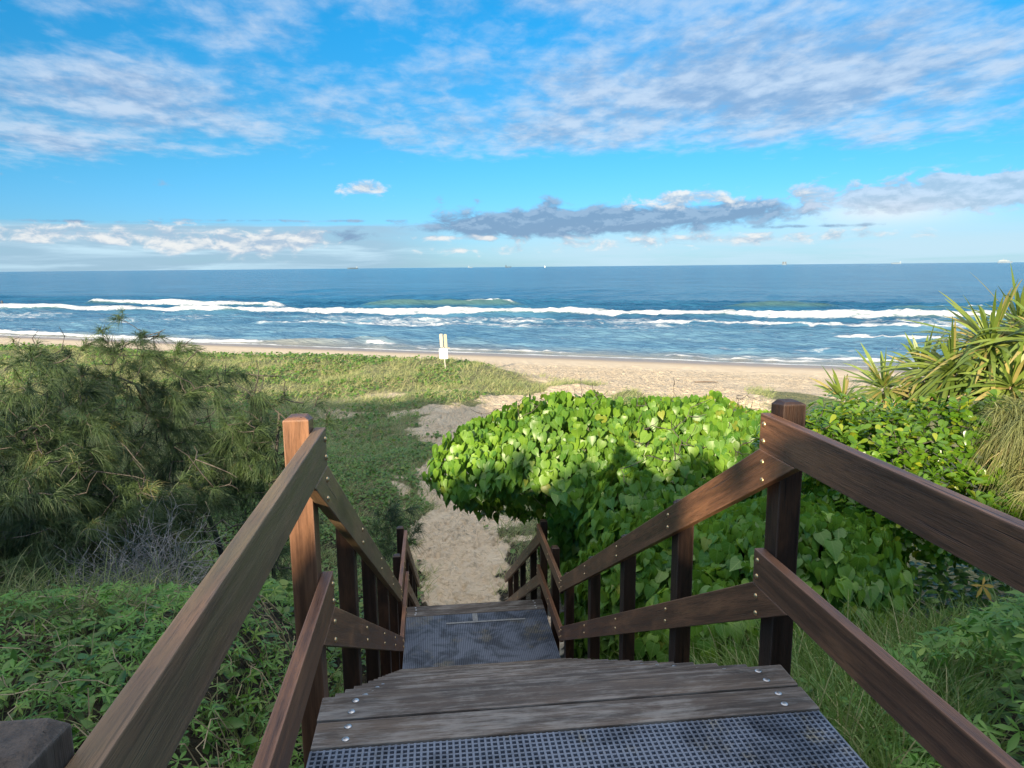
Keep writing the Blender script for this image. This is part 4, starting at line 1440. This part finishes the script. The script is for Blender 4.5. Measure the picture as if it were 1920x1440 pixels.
# ------------------------------------------------------------------ dead shrub
def dead_shrub():
    base = (-2.80, 6.6, -1.60)
    root = Geo()
    for i in range(120):
        a = rng.uniform(0, 2 * np.pi)
        p = np.array(base) + np.array([rng.normal() * 0.20, rng.normal() * 0.20, 0])
        d = norm(np.array([math.cos(a) * 0.7, math.sin(a) * 0.6, rng.uniform(0.35, 1.2)]))
        stack = [(p, d, rng.uniform(0.36, 0.66), 0.0055, 0)]
        while stack:
            q, dd, L, r, lv = stack.pop()
            pts = [q]
            for s_ in range(4):
                dd = norm(dd + rng.normal(size=3) * 0.28)
                pts.append(pts[-1] + dd * L / 4)
            tubes(root, [np.array(pts)], [np.linspace(r, r * 0.55, 5)], 3)
            if lv < 2:
                for _ in range(2):
                    stack.append((pts[rng.integers(2, 5)], norm(dd + rng.normal(size=3) * 0.6), L * 0.62, r * 0.62, lv + 1))
    o = root.obj("dead_shrub", DEADBARK, None, False, base)
    tag(o, "leafless grey tangle of dead twigs below the left casuarinas", "dead shrub")


dead_shrub()


# ------------------------------------------------------------------ grasses and creepers
def on_ground(x, y, lift=0.0):
    return np.stack([x, y, ground_z(x, y) + lift], -1)


def view_keep(p, margin=0.12):
    """drop what lies far outside the photo"""
    d = p - np.array(CAM)
    z = d @ np.array(FW)
    u = (d @ np.array(RT)) / np.maximum(z, 1e-3) / (960 / F_PX)
    v = (d @ np.array(UP)) / np.maximum(z, 1e-3) / (720 / F_PX)
    return (z > 0.2) & (np.abs(u) < 1 + margin + 0.35) & (np.abs(v) < 1 + margin + 0.5)


def grass_patch(name, label, areas, mat, cat="grass"):
    g = Geo()
    for (cx, cy, rx, ry, n, L, w, dr) in areas:
        nt = max(1, n // 16)
        a = rng.uniform(0, 2 * np.pi, nt)
        r = np.sqrt(rng.random(nt))
        tx, ty = cx + rx * r * np.cos(a), cy + ry * r * np.sin(a)
        k_ = rng.integers(0, nt, n)
        x = tx[k_] + rng.normal(size=n) * 0.05
        y = ty[k_] + rng.normal(size=n) * 0.05
        P = on_ground(x, y, -0.03)
        D = np.stack([rng.normal(size=n) * 0.42, rng.normal(size=n) * 0.42, np.ones(n)], -1)
        ok = off_stairs(P, 0.03)
        D = norm(D)
        wd = np.cross(D, np.stack([rng.normal(size=n), rng.normal(size=n), rng.normal(size=n) * .2], -1))
        strips(g, P[ok], D[ok], (dr * rng.uniform(0.5, 1.4, n))[ok], (L * rng.uniform(0.55, 1.2, n))[ok], w, 6, rng.random(n)[ok], wd[ok])
    o = g.obj(name, mat, None, False)
    tag(o, label, cat, kind='stuff')
    return o


grass_patch("long_grass", "arching long green grass growing along the right side of the upper flight",
            [(2.2, 3.7, 0.8, 0.8, 2300, 0.95, 0.011, 0.5), (1.9, 4.9, 0.5, 0.7, 1300, 0.9, 0.011, 0.5), (2.95, 4.5, 0.8, 0.6, 1500, 0.95, 0.011, 0.5), (1.75, 2.9, 0.38, 0.5, 900, 0.8, 0.010, 0.55), (1.75, 6.2, .4, .7, 700, .85, .011, .5), (4.0, 4.9, 0.8, 0.5, 1300, 0.95, 0.011, 0.5)], GRASS)
grass_patch("straw_grass", "pale arching grass at the top of the left bank in front of the dead twigs",
            [(-3.7, 5.5, 1.2, 0.45, 650, 0.85, 0.009, 0.55), (-2.6, 5.8, 0.8, 0.4, 330, 0.75, 0.009, 0.6), (-4.6, 5.3, .9, .5, 400, .85, .009, .55), (-1.5, 4.0, 0.4, 0.5, 70, 0.7, 0.009, 0.55), (-1.0, 5.6, 0.22, 0.9, 150, 0.75, 0.010, 0.5), (-2.6, 3.6, 1.6, 1.6, 2000, 0.55, 0.008, 0.55)],
            leaf_mat("straw_grass_blade", (0.12, 0.18, 0.055), (0.29, 0.32, 0.12), (0.42, 0.38, 0.20), 0.25, rough=0.6))


def creepers():
    specs = [("broad_leaf_creeper", "dark oval-leaved creeper covering the bank below the left handrail", CREEPER, OVAL_T, 4200, (-6, -0.72, 0.6, 6.4), 0.13, 0.20, 5),
             ("fine_leaf_creeper", "fine bright green creeper tangled through the left bank", PALMATE, PALM_T, 8000, (-6, -0.72, 0.6, 6.6), 0.082, 0.30, 6),
             ("slope_creeper", "green ground cover carpeting the shaded slope left of the lower stairs", RUNNER, ROUND_T, 26000, (-6.5, -0.5, 6.0, 26.0), 0.095, 0.24, 7),
             ("palmate_vine", "palmate-leaved vine climbing in a mound at the lower right corner", PALMATE, PALM_T, 4600, (1.3, 5.5, 0.6, 4.8), 0.125, 0.3, 8),
             ("undergrowth", "dark oval leaves of the undergrowth beneath the right railing", CREEPER, OVAL_T, 9000, (1.3, 6.5, 0.8, 8.0), 0.14, 0.30, 9)]
    for name, label, mat, tmpl, n, (xa, xb, ya, yb), size, hgt, seed in specs:
        g = Geo()
        x = rng.uniform(xa, xb, n)
        y = rng.uniform(ya, yb, n)
        cl = fbm(x * 1.3, y * 1.3, 100 + seed, 3)
        keep = (rng.random(n) < sstep(0.28, 0.55, cl) + 0.25)
        if name == "undergrowth":
            hol = (x > 3.9) & (y > 5.6)
            keep |= hol
        if name == "palmate_vine":
            mound = np.exp(-(((x - 3.3) / 0.85) ** 2 + ((y - 3.3) / 0.9) ** 2)) * 0.75
            keep &= (x > 1.9) & (rng.random(n) < 0.25 + mound * 1.5)
        else:
            mound = np.zeros(n)
        if name == "slope_creeper":
            keep &= (rng.random(n) < veg_mask(x, y) + (y < 11))
        x, y, cl, mound = x[keep], y[keep], cl[keep], mound[keep]
        h = mound + hgt * cl * rng.uniform(0.2, 1.0, len(x)) ** 0.7
        if name == "undergrowth":
            h = h + np.where((x > 3.9) & (y > 5.6), 0.7 * rng.random(len(x)), 0)
        P = on_ground(x, y, 0.02) + np.stack([0 * h, 0 * h, h], -1)
        ok = off_stairs(P, 0.02) & view_keep(P)
        P = P[ok]
        m_ = len(P)
        nr = np.stack([rng.normal(size=m_) * 0.4, -0.25 + rng.normal(size=m_) * 0.4, np.ones(m_)], -1)
        ax = np.stack([rng.normal(size=m_), rng.normal(size=m_), rng.normal(size=m_) * 0.3], -1)
        scatter(g, *tmpl, P, ax, nr, size * rng.uniform(0.5, 1.15, m_), rng.random(m_))
        tag(g.obj(name, mat, None, True), label, "creeper", kind='stuff')
    # dry runners through the left bank
    g = Geo()
    for i in range(260):
        x, y = rng.uniform(-4.5, -0.8), rng.uniform(1.2, 5.6)
        a = rng.uniform(0, 6.28)
        pts = []
        for s_ in range(8):
            zz = float(ground_z(x, y)) + 0.10 + 0.12 * rng.random() + 0.05 * math.sin(s_)
            pts.append((x, y, zz))
            a += rng.normal() * 0.5
            x += math.cos(a) * 0.09
            y += math.sin(a) * 0.09
        pts = np.array(pts)
        if off_stairs(pts, 0.02).all():
            tubes(g, [pts], [0.0035], 3)
    tag(g.obj("dry_stems", DRYSTEM), "dry straw-coloured stems tangled over the left bank creepers", "stems", kind='stuff')


creepers()


def dune_plants():
    g = Geo()
    n = 90000
    # denser near the viewer than far away
    y = 14 + 50 * rng.random(n) ** 1.15
    x = rng.uniform(-1, 1, n) * (y * 0.5 + 4) - 4
    cl = fbm(x * 0.5, y * 0.5, 131, 3)
    keep = (rng.random(n) < veg_mask(x, y) * (0.30 + 0.9 * sstep(0.35, 0.6, cl)))
    x, y = x[keep], y[keep]
    m_ = len(x)
    P = on_ground(x, y, -0.02)
    D = np.stack([0.35 + rng.normal(size=m_) * 0.5, 0.15 + rng.normal(size=m_) * 0.5, np.ones(m_)], -1)
    strips(g, P, D, 0.38, rng.uniform(0.30, 0.75, m_), 0.009 + 0.00030 * y, 3, rng.random(m_))
    x2 = np.repeat(x[::2], 3) + rng.normal(size=len(x[::2]) * 3) * 0.08
    y2 = np.repeat(y[::2], 3) + rng.normal(size=len(x[::2]) * 3) * 0.08
    m2 = len(x2)
    D = np.stack([0.35 + rng.normal(size=m2) * 0.5, 0.15 + rng.normal(size=m2) * 0.5, np.ones(m2)], -1)
    strips(g, on_ground(x2, y2, -0.02), D, 0.40, rng.uniform(0.22, 0.6, m2), 0.008 + 0.00028 * y2, 3, rng.random(m2))
    tag(g.obj("dune_grass", DUNEGRASS), "silvery green dune grass covering the low dunes before the beach", "grass", kind='stuff')
    g = Geo()
    n = 70000
    y = 14 + 54 * rng.random(n) ** 0.9
    x = rng.uniform(-1, 1, n) * (y * 0.5 + 4) - 4
    cl = fbm(x * 0.33 + 7, y * 0.33, 151, 4)
    s = shore_s(x, y)
    far = np.exp(-((s + 20.5) / 2.6) ** 2) * sstep(2, -5, x)
    keep = rng.random(n) < np.clip(veg_mask(x, y) * (0.9 * sstep(0.50, 0.64, cl) + far * 0.8), 0, 1)
    x, y, far = x[keep], y[keep], far[keep]
    m_ = len(x)
    P = on_ground(x, y, 0.04) + np.stack([0 * x, 0 * x, rng.random(m_) * (0.10 + 0.2 * far)], -1)
    nr = np.stack([rng.normal(size=m_) * 0.5, -0.3 + rng.normal(size=m_) * 0.5, np.ones(m_)], -1)
    scatter(g, *ROUND_T, P, rng.normal(size=(m_, 3)) * np.array([1, 1, 0.3]), nr, (0.085 + 0.0024 * y) * rng.uniform(0.6, 1.2, m_), rng.random(m_))
    tag(g.obj("beach_runner_vine", RUNNER, None, True), "bright green runner vines matting the dune crest and the path edges", "vine", kind='stuff')


dune_plants()


# ------------------------------------------------------------------ small things
def flower():
    g = Geo()
    c = np.array((-2.72, 3.95, 0)) 
    c[2] = float(ground_z(c[0], c[1])) + 0.30
    ax = norm(np.array([0.4, -0.8, 0.5]))
    ref = norm(np.cross(ax, [0, 0, 1.0]))
    r2 = np.cross(ax, ref)
    ang = np.arange(20) / 20 * 2 * np.pi
    prof = [(0.004, 0.0), (0.008, 0.02), (0.016, 0.035), (0.032, 0.042), (0.036, 0.040)]
    V = np.concatenate([c + ax * h + (ref * np.cos(ang)[:, None] + r2 * np.sin(ang)[:, None]) * (r * (1 + 0.06 * np.cos(5 * ang)))[:, None] for r, h in prof])
    idx = np.arange(100).reshape(5, 20)
    Q = np.stack([idx[:-1], np.roll(idx[:-1], -1, 1), np.roll(idx[1:], -1, 1), idx[1:]], -1).reshape(-1, 4)
    g.add(V, [Q])
    root = empty("morning_glory", tuple(c), "single violet trumpet flower among the creepers on the left bank", "flower")
    g.obj("petals", PETAL, root, True)
    st = Geo()
    tubes(st, [np.array([c, c - ax * 0.05 - np.array([0, 0, 0.03]), c - np.array([0, 0, 0.22])])], [0.003], 5)
    st.obj("stem", CREEPER, root)


flower()


def dead_leaf(label, c, size, ax, nr):
    g = Geo()
    scatter(g, *PALM_T, np.array([c]), np.array([ax]), np.array([nr]), np.array([size]))
    tag(g.obj("dead_leaf", YELLOWLEAF, None, True, c), label, "leaf")


def sign():
    SIGNX, SIGNY = 0.60, 45.0
    z = float(ground_z(SIGNX, SIGNY))
    root = empty("beach_sign", (SIGNX, SIGNY, z), "white back of a beach sign on a thin pole in the dune grass", "sign")
    white = simple_mat("sign_white", (0.80, 0.80, 0.78), 0.45, 0, 0.04, 3)
    cream = simple_mat("sign_cream", (0.52, 0.47, 0.36), 0.5, 0, 0.06, 4)
    pole = simple_mat("sign_pole_galvanised", (0.62, 0.60, 0.55), 0.45, 0.3, 0.1, 20)
    top = -5.45 + 2.82
    g = Geo()
    tubes(g, [np.array([(SIGNX, SIGNY, z - 0.2), (SIGNX - 0.10, SIGNY, top - 1.1), (SIGNX - 0.17, SIGNY + 0.02, top)])], [0.033], 10)
    g.obj("pole", pole, root, True)

    def panel(name, cx, cz, w, h, mat, yaw, t=0.03, roll=0.03):
        bm = bmesh.new()
        vs = []
        bmesh.ops.create_cube(bm, size=1)
        bmesh.ops.scale(bm, vec=(w, t, h), verts=bm.verts)
        es = [e for e in bm.edges if abs((e.verts[0].co - e.verts[1].co).y) > t * 0.9]
        bmesh.ops.bevel(bm, geom=es, offset=0.035, segments=3, affect='EDGES')
        M = Matrix.Translation(Vector((cx, SIGNY - 0.07, cz)) - Vector(root.location)) @ Matrix.Rotation(yaw, 4, 'Z') @ Matrix.Rotation(roll, 4, 'Y')
        return bm_finish(bm, name, mat, root, M, 0)
    panel("square_panel", SIGNX - 0.12, top - 1.24, 0.56, 0.66, white, R_(-18), 0.05, -0.03)
    panel("tall_panel", SIGNX - 0.245, top - 0.41, 0.19, 0.86, cream, R_(-5), 0.04, -0.045)
    panel("tall_panel", SIGNX + 0.02, top - 0.43, 0.19, 0.86, cream, R_(14), 0.04, -0.045)
    panel("bracket", SIGNX + 0.14, top - 0.875, 0.34, 0.06, cream, R_(20), 0.05, 0)


sign()


# ------------------------------------------------------------------ ships on the horizon
def lin(h):
    return tuple((q / 255 / 12.92 if q / 255 < 0.04 else ((q / 255 + 0.055) / 1.055) ** 2.4) for q in h)


HULL_BLUE = simple_mat("hull_hazed_blue", (0.055, 0.10, 0.15), 0.6, 0, 0.1, 0.05)  # ship colours carry the blue-grey of distance haze
HULL_GREY = simple_mat("hull_hazed_grey", (0.15, 0.21, 0.28), 0.6, 0, 0.1, 0.05)
SUPER = simple_mat("superstructure_hazed", (0.24, 0.29, 0.34), 0.6, 0, 0.06, 0.05)
CARGO = simple_mat("stacked_container_grey", (0.12, 0.15, 0.19), 0.7, 0, 0.25, 0.04)


def bx(bm, x0, x1, y0, y1, z0, z1):
    vs = [bm.verts.new(p) for p in ((x0, y0, z0), (x1, y0, z0), (x1, y1, z0), (x0, y1, z0), (x0, y0, z1), (x1, y0, z1), (x1, y1, z1), (x0, y1, z1))]
    for f in ((0, 3, 2, 1), (4, 5, 6, 7), (0, 1, 5, 4), (1, 2, 6, 5), (2, 3, 7, 6), (3, 0, 4, 7)):
        bm.faces.new([vs[i] for i in f])


def ship(px, label, length, hullh, hull, parts, turn=0.0, name="cargo_ship", beam=None, dist=9000, cat="ship"):
    d = ray(px, 0)
    h = Vector((d.x, d.y, 0))
    # direction on the horizon under this pixel column
    for _ in range(3):
        pass
    az_ = math.atan2((FW + RT * ((px - 960) / F_PX)).x, (FW + RT * ((px - 960) / F_PX)).y)
    loc = Vector((CAM.x + dist * math.sin(az_), CAM.y + dist * math.cos(az_), SEA))
    root = empty(name, loc, label, cat, "ships on the horizon" if cat == "ship" else None)
    root.rotation_euler = (0, 0, -az_ + turn)
    beam = beam or length * 0.16
    bm = bmesh.new()
    st = []
    for t, w, sh in ((-0.5, 0.75, 0.0), (-0.42, 1, 0), (0.3, 1, 0), (0.43, 0.6, 0.08), (0.52, 0.03, 0.22)):
        x = t * length
        st.append([bm.verts.new(p) for p in ((x * (0.97 if t > .4 else 1), -beam / 2 * w * 0.8, -2), (x, -beam / 2 * w, hullh * (1 + sh)), (x, beam / 2 * w, hullh * (1 + sh)), (x * (0.97 if t > .4 else 1), beam / 2 * w * 0.8, -2))])
    for a, b in zip(st[:-1], st[1:]):
        for i in range(4):
            bm.faces.new((a[i], a[(i + 1) % 4], b[(i + 1) % 4], b[i]))
    bm.faces.new(st[0])
    bm.faces.new(st[-1][::-1])
    bm_finish(bm, "hull", hull, root, Matrix.Identity(4), 0)
    for nm, mat, boxes in parts:
        bm = bmesh.new()
        for (a, b, c0, c1, w) in boxes:
            bx(bm, a * length, b * length, -beam / 2 * w, beam / 2 * w, c0, c1)
        bm_finish(bm, nm, mat, root, Matrix.Identity(4), 0)
    return root


ship(671, "long low dark bulk carrier, leftmost ship on the horizon", 124, 15, HULL_BLUE,
     [("deckhouse", SUPER, [(-0.46, -0.34, 15, 31, 0.8)]), ("hatches", CARGO, [(-0.28 + 0.13 * i, -0.18 + 0.13 * i, 15, 18, 0.7) for i in range(5)]), ("funnel", HULL_BLUE, [(-0.43, -0.39, 31, 37, 0.25)])], math.pi)
ship(886, "small faint freighter left of the taller freighter near the middle of the horizon", 62, 9, HULL_GREY,
     [("deckhouse", SUPER, [(-0.44, -0.22, 9, 24, 0.8)]), ("mast", HULL_GREY, [(0.1, 0.13, 9, 26, 0.1)])])
ship(955, "dark freighter with tall stern house in the middle of the horizon", 76, 12, HULL_BLUE,
     [("deckhouse", HULL_BLUE, [(-0.46, -0.26, 12, 30, 0.8)]), ("mast", HULL_BLUE, [(0.05, 0.075, 12, 26, 0.1), (0.36, 0.39, 12, 24, 0.1), (-0.38, -0.35, 30, 40, 0.1)])])
ship(1459, "boxy ship seen end on with two stacked towers on the horizon", 52, 16, HULL_GREY,
     [("containers", CARGO, [(-0.46, -0.06, 16, 38, 0.9), (0.06, 0.42, 16, 38, 0.9)]), ("deckhouse", SUPER, [(-0.05, 0.05, 16, 32, 0.8)])], 0, beam=24)
ship(1663, "low pale bulk carrier between the boxy ship and the passenger ship", 98, 13, HULL_GREY,
     [("deckhouse", SUPER, [(-0.46, -0.34, 13, 29, 0.8)]), ("hatches", CARGO, [(-0.25 + 0.15 * i, -0.14 + 0.15 * i, 13, 16, 0.7) for i in range(4)])], math.pi)
ship(1861, "pale grey passenger ship with stepped upper decks, rightmost on the horizon", 126, 16, HULL_GREY,
     [("upper_decks", SUPER, [(-0.44, 0.30, 16, 26, 0.85), (-0.36, 0.12, 26, 33, 0.75)]), ("funnel", HULL_GREY, [(-0.16, -0.08, 33, 44, 0.3)]), ("mast", HULL_GREY, [(0.10, 0.12, 33, 42, 0.06)])])


def sailboat():
    dist = 6000
    az_ = math.atan2((FW + RT * ((1022 - 960) / F_PX)).x, (FW + RT * ((1022 - 960) / F_PX)).y)
    r = ship(1022, "tiny white sailing boat right of the dark freighter on the horizon", 14, 1.4, SUPER, [], 0.3, "sailboat", 4, dist, "sailboat")
    bm = bmesh.new()
    for sx, pts in ((0, [(0.6, 2.0), (0.3, 19.0), (-6.2, 2.2)]), (0, [(1.0, 2.0), (0.9, 16.5), (6.6, 1.9)])):
        a = [bm.verts.new((p[0], 0.25 * (i == 2) - 0.03, p[1])) for i, p in enumerate(pts)]
        b = [bm.verts.new((p[0], 0.25 * (i == 2) + 0.03, p[1])) for i, p in enumerate(pts)]
        bm.faces.new(a)
        bm.faces.new(b[::-1])
        for i in range(3):
            bm.faces.new((a[i], a[(i + 1) % 3], b[(i + 1) % 3], b[i]))
    bm_finish(bm, "sails", simple_mat("sail_white", (0.8, 0.8, 0.78), 0.7), r, Matrix.Identity(4), 0)
    bm = bmesh.new()
    bx(bm, 0.72, 0.88, -0.08, 0.08, 1.3, 20)
    bm_finish(bm, "mast", HULL_GREY, r, Matrix.Identity(4), 0)


sailboat()


# ------------------------------------------------------------------ bathers
def person(label, loc, yaw, dark, arms):
    """a small standing bather grown from a skeleton, waist deep in the water"""
    P = {'pelvis': (0, 0, 0.95), 'belly': (0, 0.01, 1.12), 'chest': (0, 0.0, 1.36), 'neck': (0, 0, 1.50), 'head': (0, -0.02, 1.60), 'crown': (0, -0.01, 1.72),
         'hl': (-0.10, 0, 0.90), 'kl': (-0.12, -0.04, 0.50), 'al': (-0.13, 0.02, 0.08), 'tl': (-0.13, -0.15, 0.03),
         'hr': (0.10, 0, 0.90), 'kr': (0.13, -0.03, 0.50), 'ar': (0.15, 0.04, 0.08), 'tr': (0.15, -0.13, 0.03),
         'sl': (-0.19, 0, 1.43), 'el': (-0.34 * arms, -0.02, 1.22), 'wl': (-0.42 * arms, -0.14, 1.05), 'fl': (-0.43 * arms, -0.2, 0.98),
         'sr': (0.19, 0, 1.43), 'er': (0.34 * arms, -0.02, 1.22), 'wr': (0.42 * arms, -0.14, 1.05), 'fr': (0.43 * arms, -0.2, 0.98)}
    Rr = {'pelvis': .15, 'belly': .135, 'chest': .16, 'neck': .06, 'head': .095, 'crown': .07, 'hl': .095, 'hr': .095, 'kl': .06, 'kr': .06, 'al': .042, 'ar': .042, 'tl': .035, 'tr': .035,
          'sl': .06, 'sr': .06, 'el': .043, 'er': .043, 'wl': .032, 'wr': .032, 'fl': .03, 'fr': .03}
    E = [('pelvis', 'belly'), ('belly', 'chest'), ('chest', 'neck'), ('neck', 'head'), ('head', 'crown'), ('pelvis', 'hl'), ('hl', 'kl'), ('kl', 'al'), ('al', 'tl'),
         ('pelvis', 'hr'), ('hr', 'kr'), ('kr', 'ar'), ('ar', 'tr'), ('chest', 'sl'), ('sl', 'el'), ('el', 'wl'), ('wl', 'fl'), ('chest', 'sr'), ('sr', 'er'), ('er', 'wr'), ('wr', 'fr')]
    ks = list(P)
    me = bpy.data.meshes.new("person")
    me.from_pydata([P[k_] for k_ in ks], [(ks.index(a), ks.index(b)) for a, b in E], [])
    o = link("person", me, dark)
    md = o.modifiers.new("skin", 'SKIN')
    for i, k_ in enumerate(ks):
        sv = me.skin_vertices[0].data[i]
        sv.radius = (Rr[k_], Rr[k_] * (0.75 if k_ in ('chest', 'belly', 'pelvis') else 1))
        sv.use_root = k_ == 'pelvis'
    sb = o.modifiers.new("smooth", 'SUBSURF')
    sb.levels = sb.render_levels = 2
    o.location = loc
    o.rotation_euler = (0, 0, yaw)
    tag(o, label, "person", "people in the surf")
    return o


def at_sea(px, py, z):
    d = ray(px, py)
    return CAM + d * ((z - CAM.z) / d.z)


suit = simple_mat("wet_dark_swimwear", (0.06, 0.05, 0.05), 0.4)
q = at_sea(1310, 593, SEA + 0.2)
person("person in dark swimwear standing in the long line of white water", (q.x, q.y, SEA - 0.35), 0.3, suit, 1.0)
q = at_sea(4, 571, SEA)
person("person in a dark wetsuit far out in blue water at the left edge", (q.x, q.y, SEA - 0.6), 0.2, suit, 0.8)

# a stick lying on the open sand
q = at_sea(1325, 719, -5.85)
g = Geo()
z_ = float(ground_z(q.x, q.y))
tubes(g, [np.array([(q.x - 0.75, q.y + 0.1, z_ + 0.05), (q.x - 0.1, q.y, z_ + 0.07), (q.x + 0.7, q.y - 0.12, z_ + 0.05)])], [np.array([0.035, 0.045, 0.02])], 7)
tag(g.obj("driftwood", bark_mat("wet_driftwood", (0.10, 0.07, 0.05), (0.18, 0.13, 0.09)), None, True, (q.x, q.y, z_)), "dark stick of driftwood lying on the open sand", "driftwood")

# yellowed leaves caught in the lower right vine
dead_leaf("ochre star-shaped dead leaf hanging in the palmate vine, the lower of two", (3.0, 3.55, -0.34), 0.10, (0.3, -0.4, -0.6), (0, -1, 0.5))
dead_leaf("smaller orange dead leaf on top of the palmate vine under the handrail", (3.2, 3.7, -0.08), 0.09, (-0.5, -0.3, 0.3), (0, -1, 0.7))


# ------------------------------------------------------------------ the wood behind the viewpoint, whose shade lies over the stairs
def woodland():
    rng = np.random.default_rng(77)
    g = Geo()
    n = 42000
    x = rng.uniform(-60, 22, n)
    y = rng.uniform(-17, -9, n)
    top = np.interp(x, [-60, -30, -20, -17.5, -16, -14.5, -12, -10, -8.3, -6.5, -5.3, -4.9, -4.5, -3.9, -3.5, -2.8, -1, 2, 22],
                    [9.0, 8.2, 7.6, 6.4, 4.7, 3.85, 3.75, 3.85, 4.0, 4.15, 3.75, 4.05, 4.15, 4.05, 3.7, 3.45, 3.4, 3.8, 5.5])
    top = top + (fbm(x * 0.35, y * 0.2, 201, 3) - 0.5) * 0.3 + (fbm(x * 1.6, y * 0.6, 202, 2) - 0.5) * 0.45
    top = top + (y + 10) * -0.12
    z = -0.2 + (top + 0.2) * rng.random(n) ** 0.65
    P = np.stack([x, y, z], -1)
    scatter(g, *ROUND_T, P, rng.normal(size=(n, 3)), rng.normal(size=(n, 3)), rng.uniform(0.35, 0.75, n), rng.random(n))
    tag(g.obj("woodland", CREEPER, None, True), "dense coastal woodland standing behind the viewpoint", "woodland", kind='stuff')


woodland()
